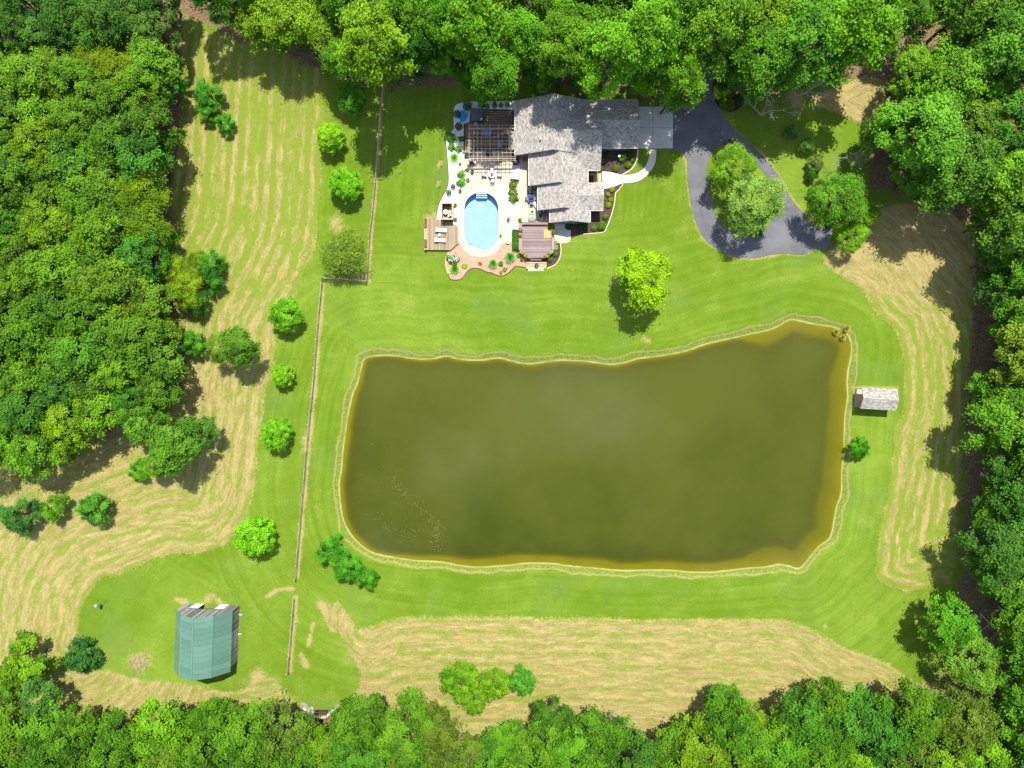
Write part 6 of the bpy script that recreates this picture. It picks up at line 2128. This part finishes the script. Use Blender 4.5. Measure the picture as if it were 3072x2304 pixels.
undergrowth(LEFT, 60000, (.040, .095, .012), .2, 2.2, 30)
undergrowth(TOP + [(2640, -130), (520, -130)][:0], 60000, (.032, .090, .014), .22, 2.2, 24)
undergrowth(NE, 30000, (.040, .100, .014), .22, 2.0, 30)
undergrowth(RIGHT, 60000, (.028, .085, .014), .22, 2.6, 8)
undergrowth(BOT, 55000, (.045, .105, .012), .2, 2.2, 16)

# ---- garden plants
def bush_mesh(seed, n, leaf, tight=.93, zs=1.0):
    rs = np.random.RandomState(seed)
    d = rs.normal(size=(n, 3))
    d /= np.linalg.norm(d, axis=1, keepdims=True)
    d[:, 2] = np.abs(d[:, 2]) * np.where(rs.rand(n) < .8, 1, -.6)
    lump = 1 + .06 * np.sin(4 * d[:, 0] + 5 * d[:, 1] + seed) + .05 * np.sin(7 * d[:, 1] - 3 * d[:, 2])
    pos = d * (rs.uniform(tight - .25, 1.0, n) ** .5 * lump)[:, None]
    pos[:, 2] = pos[:, 2] * zs + .62 * zs
    me_ = leaf_mesh('foliage', pos, d + rs.normal(size=(n, 3)) * .5, leaf * rs.uniform(.6, 1.3, n), np.clip(rs.uniform(0, 1, n), 0, 1), rs=rs)
    me_.materials.append(MAT['bush_leaf'])
    return me_


def loose_mesh(seed, n, leaf):
    me_, _ = crown_mesh(seed, 1.0, .8, 26, n, leaf, .22, mat='bush_leaf', cl=(.22, .38), low=-.5)
    me_.name = 'foliage'
    return me_


def grass_mesh(seed, n, droop=.5):
    """A fountain of long arching blades, three faces to a blade."""
    rs = np.random.RandomState(seed)
    vs, fs_, tn = [], [], []
    for i in range(n):
        a = rs.uniform(0, 6.28)
        ln = rs.uniform(.6, 1.1)
        lean = rs.uniform(.15, 1.0)
        w_ = rs.uniform(.012, .022)
        b0 = np.array([math.cos(a), math.sin(a), 0]) * rs.uniform(0, .18)
        sd = np.array([-math.sin(a), math.cos(a), 0]) * w_
        o = len(vs)
        tv = rs.uniform(0, 1)
        for k in range(4):
            f = k / 3
            c_ = b0 + np.array([math.cos(a), math.sin(a), 0]) * ln * lean * f + np.array([0, 0, ln * 1.15 * (f - droop * lean * f * f)])
            ww = (1 - f * .85)
            vs += [tuple(c_ - sd * ww), tuple(c_ + sd * ww)]
            tn += [tv * .6 + f * .4] * 2
        fs_ += [(o + 2 * k, o + 2 * k + 1, o + 2 * k + 3, o + 2 * k + 2) for k in range(3)]
    me_ = bpy.data.meshes.new('blades')
    me_.from_pydata(vs, [], fs_)
    me_.attributes.new('tone', 'FLOAT', 'POINT').data.foreach_set('value', tn)
    me_.materials.append(MAT['bush_leaf'])
    return me_


BUSH = {'ball': [bush_mesh(i, 1500, .075) for i in range(3)], 'loose': [loose_mesh(200 + i, 1500, .11) for i in range(3)], 'grass': [grass_mesh(i, 900) for i in range(2)]}
STEM = MB().tube((0, 0, -.05), (0, 0, .5), .06, .04, 6).mesh('stem')
STEM.materials.append(MAT['bark'])
PLANTS = [  # kind, px, py, radius px, height factor, colour, label, group
    ('ball', 1462.7, 319, 7.5, 1, (.055, .16, .010), 'clipped ball bush nearest the hot tub in the row of four', 'row of four ball bushes above the pergola'),
    ('ball', 1484, 318, 8.2, 1, (.055, .15, .010), 'second ball bush from the hot tub in the row of four', 'row of four ball bushes above the pergola'),
    ('ball', 1503, 316, 7.3, 1, (.065, .17, .010), 'third ball bush from the hot tub in the row of four', 'row of four ball bushes above the pergola'),
    ('ball', 1521.5, 315, 7.5, 1, (.065, .18, .010), 'ball bush nearest the house in the row of four', 'row of four ball bushes above the pergola'),
    ('loose', 1445, 312, 11, .9, (.05, .14, .012), 'loose green shrub above the hot tub', None),
    ('ball', 1402, 317, 14, .8, (.018, .075, .012), 'dark wide shrub left above the hot tub', None),
    ('ball', 1371, 342, 12, .8, (.018, .075, .012), 'dark shrub left of the blue wading pool', None),
    ('ball', 1376, 379, 12, .8, (.018, .080, .012), 'dark shrub below the blue wading pool', None),
    ('loose', 1352, 412, 13, .8, (.075, .19, .030), 'upper leafy clump on the lawn side of the gravel', None),
    ('loose', 1356, 442, 10, .8, (.070, .18, .030), 'middle leafy clump on the lawn side of the gravel', None),
    ('grass', 1362, 471, 18, .75, (.085, .22, .030), 'spiky grass fountain on the lawn side of the gravel', None),
    ('loose', 1377, 448, 9, .8, (.09, .21, .010), 'bright shrub left of the picnic table', None),
    ('loose', 1385, 417, 8.5, .8, (.040, .13, .012), 'dark small shrub above left of the picnic table', None),
    ('ball', 1380, 492, 4.5, .8, (.07, .16, .010), 'tiny round plant in gravel below the spiky grass', None),
    ('loose', 1402, 509, 5.5, .8, (.08, .17, .012), 'tiny plant at the lower left corner of the pergola', None),
    ('loose', 1385, 522, 10, .9, (.115, .25, .008), 'upper of two bright shrubs in the white gravel', None),
    ('loose', 1385, 547, 11.5, .9, (.105, .24, .008), 'lower of two bright shrubs in the white gravel', None),
    ('ball', 1359.5, 559.5, 7.2, 1.3, (.030, .105, .014), 'right one of two dark ball topiaries in white gravel', 'two dark ball topiaries in the gravel'),
    ('ball', 1346.5, 577.5, 8.2, 1.3, (.032, .110, .014), 'left one of two dark ball topiaries in white gravel', 'two dark ball topiaries in the gravel'),
    ('loose', 1541, 552, 12, .8, (.085, .13, .015), 'top reddish green bush of the flower strip by the patio curb', None),
    ('loose', 1540, 576, 12, .8, (.095, .15, .015), 'middle bush of the flower strip by the patio curb', None),
    ('loose', 1542, 595, 13, .8, (.100, .13, .018), 'lowest bush of the flower strip by the patio curb', None),
    ('grass', 1363.5, 806, 18, .9, (.055, .19, .010), 'dark green grass mound below the white flowers', None),
    ('loose', 1394, 797, 8, .4, (.19, .27, .020), 'low lime plant in the pink gravel', None),
    ('loose', 1440, 791, 5, .6, (.15, .11, .04), 'small brownish plant in the middle of the pink gravel', None),
    ('grass', 1479, 790, 19, .9, (.085, .19, .060), 'grey green grass mound left in the pink gravel', None),
    ('grass', 1530, 771, 22, .9, (.075, .19, .070), 'largest grey green grass mound beside the brown deck', None),
    ('loose', 1503, 790, 7, .7, (.06, .13, .03), 'small dark plant between the two grey grass mounds', None),
    ('loose', 1514.5, 808, 6.5, .6, (.12, .19, .05), 'pale plant below the largest grass mound', None),
    ('loose', 1502.6, 818, 5, .6, (.13, .19, .04), 'lowest small plant at the gravel edging', None),
    ('ball', 1556, 766, 7, .9, (.115, .23, .008), 'lime ball shrub at the left deck corner, upper one', None),
    ('ball', 1566, 778, 6.5, .9, (.095, .21, .008), 'lime ball shrub at the left deck corner, lower one', None),
    ('ball', 1665.7, 763, 7.3, .9, (.085, .20, .008), 'ball shrub at the right deck corner, upper one', None),
    ('ball', 1650.5, 779, 7.6, .9, (.085, .20, .008), 'ball shrub at the right deck corner beside the steps', None),
    ('loose', 1668, 742, 6, .5, (.19, .30, .08), 'pale leafy plant right of the brown deck', None),
    ('loose', 1668, 728, 4.5, .5, (.22, .27, .10), 'tiny pale plant above the pale leafy one by the deck', None),
    ('ball', 1748.5, 680, 14, .9, (.020, .10, .016), 'big dark green ball bush in the shade below the lowest gable', None),
    ('loose', 1704, 680, 9, .7, (.018, .070, .014), 'dark shaded shrub on the grey flag patio', None),
    ('ball', 1836.8, 568, 8.8, .8, (.26, .30, .008), 'yellow ball shrub nearest the front walk', None),
    ('ball', 1824.5, 583, 7.2, .8, (.24, .29, .008), 'second yellow ball shrub below the front walk', None),
    ('ball', 1832.8, 599.6, 7.6, .8, (.24, .30, .008), 'third yellow ball shrub below the front walk', None),
    ('ball', 1826, 615, 9.2, .8, (.25, .30, .008), 'largest and lowest of the yellow ball shrubs', None),
    ('loose', 1813, 598, 5, .7, (.05, .14, .02), 'small green plant against the house left of the yellow shrubs', None),
    ('ball', 1816, 650, 8.6, .9, (.110, .24, .008), 'lime ball shrub in the middle of the right house bed', None),
    ('ball', 1805, 677, 13.2, .9, (.095, .22, .008), 'biggest lime ball shrub at the bed corner', None),
    ('ball', 1782, 684, 8.8, .9, (.105, .23, .008), 'lime ball shrub left of the biggest one at the bed corner', None),
    ('ball', 1806, 483, 8, .9, (.080, .18, .010), 'shrub half under the house eave, upper one', None),
    ('ball', 1804, 505, 8, .9, (.085, .19, .010), 'shrub half under the house eave, by the walk', None),
    ('loose', 1824, 464, 7.5, .8, (.03, .09, .012), 'small shaded shrub in the bed below the garage', None),
    ('ball', 1889.5, 456, 12, .9, (.020, .095, .014), 'dark round bush in shade below the garage corner', None),
    ('loose', 1866, 473, 10, .9, (.19, .31, .040), 'white flowering bright shrub beside the lamp post', None),
    ('ball', 1898.5, 480, 7.6, .9, (.12, .20, .012), 'small round shrub at the lawn edge of the garage bed', None),
    ('ball', 1885, 494, 11, .85, (.12, .21, .020), 'round shrub beside the pale edging of the garage bed', None),
    ('ball', 1848, 504, 11, .85, (.11, .20, .025), 'round shrub close above the front walk', None),
    ('loose', 1623, 646, 5, .7, (.03, .12, .016), 'green plant left of the red garden chair', None),
    ('loose', 1645, 652, 6, .8, (.05, .20, .010), 'green plant right of the red garden chair', None),
    ('loose', 1498, 483, 5, 1, (.02, .15, .012), 'bright fern under the pergola near the terrace', None),
    ('loose', 1405, 1990, 0.01, 1, (.05, .2, .01), None, None),
]
for kd, px, py, r_, hf, c, lb, g in PLANTS:
    if lb is None:
        continue
    rr = r_ * S
    x, y = W(px, py, rr * .6)
    me_ = BUSH[kd][rnd.randrange(len(BUSH[kd]))]
    t = thing({'ball': 'clipped_bush', 'loose': 'garden_shrub', 'grass': 'ornamental_grass'}[kd], lb, 'grass' if kd == 'grass' else 'shrub', (x, y, .01), rnd.uniform(0, 6), g)
    t.scale = (rr, rr, rr * hf)
    link('blades' if kd == 'grass' else 'foliage', me_, t, color=tuple(q * (1.5 if kd == 'grass' else .78) for q in c), loc=(0, 0, .55 if kd == 'loose' else 0))
    link('stem', STEM, t)

# potted plants
gP = 'potted plants round the pool and patio'
for px, py, r_, c, lb in [(1416.5, 514, 5, (.09, .11, .02), 'dark potted plant at the pergola edge of the terrace'), (1404, 539, 4.6, (.10, .18, .02), 'potted plant in gravel right of the two bright shrubs'), (1379.5, 572, 4.6, (.10, .12, .03), 'potted plant at the terrace edge right of the topiaries'),
                          (1366, 615, 4.5, (.08, .14, .02), 'potted plant right of the wooden booth, upper one'), (1365.5, 657, 4.5, (.08, .14, .02), 'potted plant right of the wooden booth, lower one'), (1525.5, 657, 5.2, (.07, .16, .015), 'potted plant in gravel beside the flagstones'),
                          (1560.5, 659, 5, (.085, .20, .012), 'potted plant at the corner of the side patio and brown deck'), (1501.5, 706, 3.4, (.15, .19, .05), 'tiny plant on the pool coping')]:
    x, y = W(px, py, .4)
    t = thing('potted_plant', lb, 'potted plant', (x, y, .03), rnd.uniform(0, 6), gP)
    k = r_ * S
    MB().lathe((0, 0, 0), [(k * .5, 0), (k * .7, .3), (k * .75, .32), (k * .62, .3)], 12).build('pot', 'terracotta' if rnd.random() < .6 else 'dark_metal', t)
    link('foliage', BUSH['loose'][rnd.randrange(3)], t, loc=(0, 0, .42), color=c, scale=k)

# planting in the deck planters
for px, py, r_, c, lb in [(1561.5, 691, 5.5, (.20, .09, .06), 'reddish plant in the left bench of the brown deck'), (1561, 708, 4, (.10, .10, .02), 'small dark plant in the left bench of the brown deck'), (1569, 759, 5.5, (.16, .25, .05), 'white flowering plant at the left angled bench'),
                          (1580, 769, 4.5, (.25, .12, .03), 'rusty orange plant at the left angled bench'), (1647, 758, 5.5, (.14, .24, .05), 'pale flowering plant at the right angled bench'), (1635, 769.5, 4.5, (.24, .12, .03), 'rusty orange plant at the right angled bench'), (1658.5, 698, 4.5, (.06, .10, .02), 'dark seedlings in the pale planter box on the brown deck')]:
    x, y = W(px, py, 1.1)
    t = thing('potted_plant', lb, 'potted plant', (x, y, 1.06), rnd.uniform(0, 6))
    k = r_ * S
    MB().lathe((0, 0, 0), [(k * .5, 0), (k * .7, .12), (k * .6, .13)], 10).build('pot', 'terracotta', t)
    link('foliage', BUSH['loose'][rnd.randrange(3)], t, loc=(0, 0, .2), color=c, scale=k)

# white flowers
x, y = W(1359.5, 776, .6)
t = thing('hydrangea', 'mound of white flower heads above the dark grass mound', 'flowering shrub', (x, y, .01))
rr = 17 * S
t.scale = (rr, rr * .82, rr * .8)
link('foliage', BUSH['loose'][0], t, color=(.05, .12, .02), loc=(0, 0, .45))
fm = MB().lathe((0, 0, 0), [(.02, 0), (.13, .05), (.15, .12), (.08, .19), (.01, .2)], 7).mesh('flower_head')
fm.materials.append(MAT['white_fabric'])
for k in range(46):
    a, q_ = rnd.uniform(0, 6.28), math.sqrt(rnd.random())
    link('flower_head', fm, t, loc=(q_ * math.cos(a) * .95, q_ * math.sin(a) * .95, .45 + .75 * math.sqrt(1 - q_ * q_ * .8)), rz=a, scale=rnd.uniform(.5, .85))

# clipped hedge
(xa, ya), (xb, yb) = W(1537, 688, .9), W(1555.5, 748, .9)
rs = np.random.RandomState(77)
n = 4200
lx, ly, lz = (xb - xa) / 2, abs(yb - ya) / 2, .45
p3 = rs.uniform(-1, 1, (n, 3))
ax_ = rs.randint(0, 5, n)
for k in range(n):
    if ax_[k] < 2:
        p3[k, 2] = rs.uniform(.8, 1)
    elif ax_[k] < 4:
        p3[k, rs.randint(0, 2)] = rs.choice([-1, 1]) * rs.uniform(.85, 1)
nr = np.where(np.abs(p3) > .8, np.sign(p3), 0) + rs.normal(size=(n, 3)) * .5
me_ = leaf_mesh('foliage', p3 * np.array([lx, ly, lz]), nr, .075 * rs.uniform(.6, 1.3, n), rs.uniform(0, 1, n), rs=rs)
t = thing('hedge', 'dense clipped rectangular hedge along the left side of the brown deck', 'hedge', ((xa + xb) / 2, (ya + yb) / 2, .5))
link('foliage', me_, t, mat='bush_leaf', color=(.045, .125, .010))
MB().box((0, 0, -.1), (2 * lx - .3, 2 * ly - .3, .8)).build('branches', 'dark_wood', t)

# reeds at the top right corner of the pond
for i, (px, py, r_, lb) in enumerate([(2512, 996, 12, 'straw coloured reeds at the water edge, left clump in the pond corner'), (2532, 1012, 11, 'straw coloured reeds standing in water in the pond corner'), (2542, 985, 12, 'dry reeds on the bank above the pond corner')]):
    x, y = W(px, py, .4)
    t = thing('reeds', lb, 'reeds', (x, y, -.4 if i < 2 else -.1), i)
    t.scale = (r_ * S, r_ * S, r_ * S * 1.3)
    link('blades', BUSH['grass'][i % 2], t, color=(.30, .25, .11))
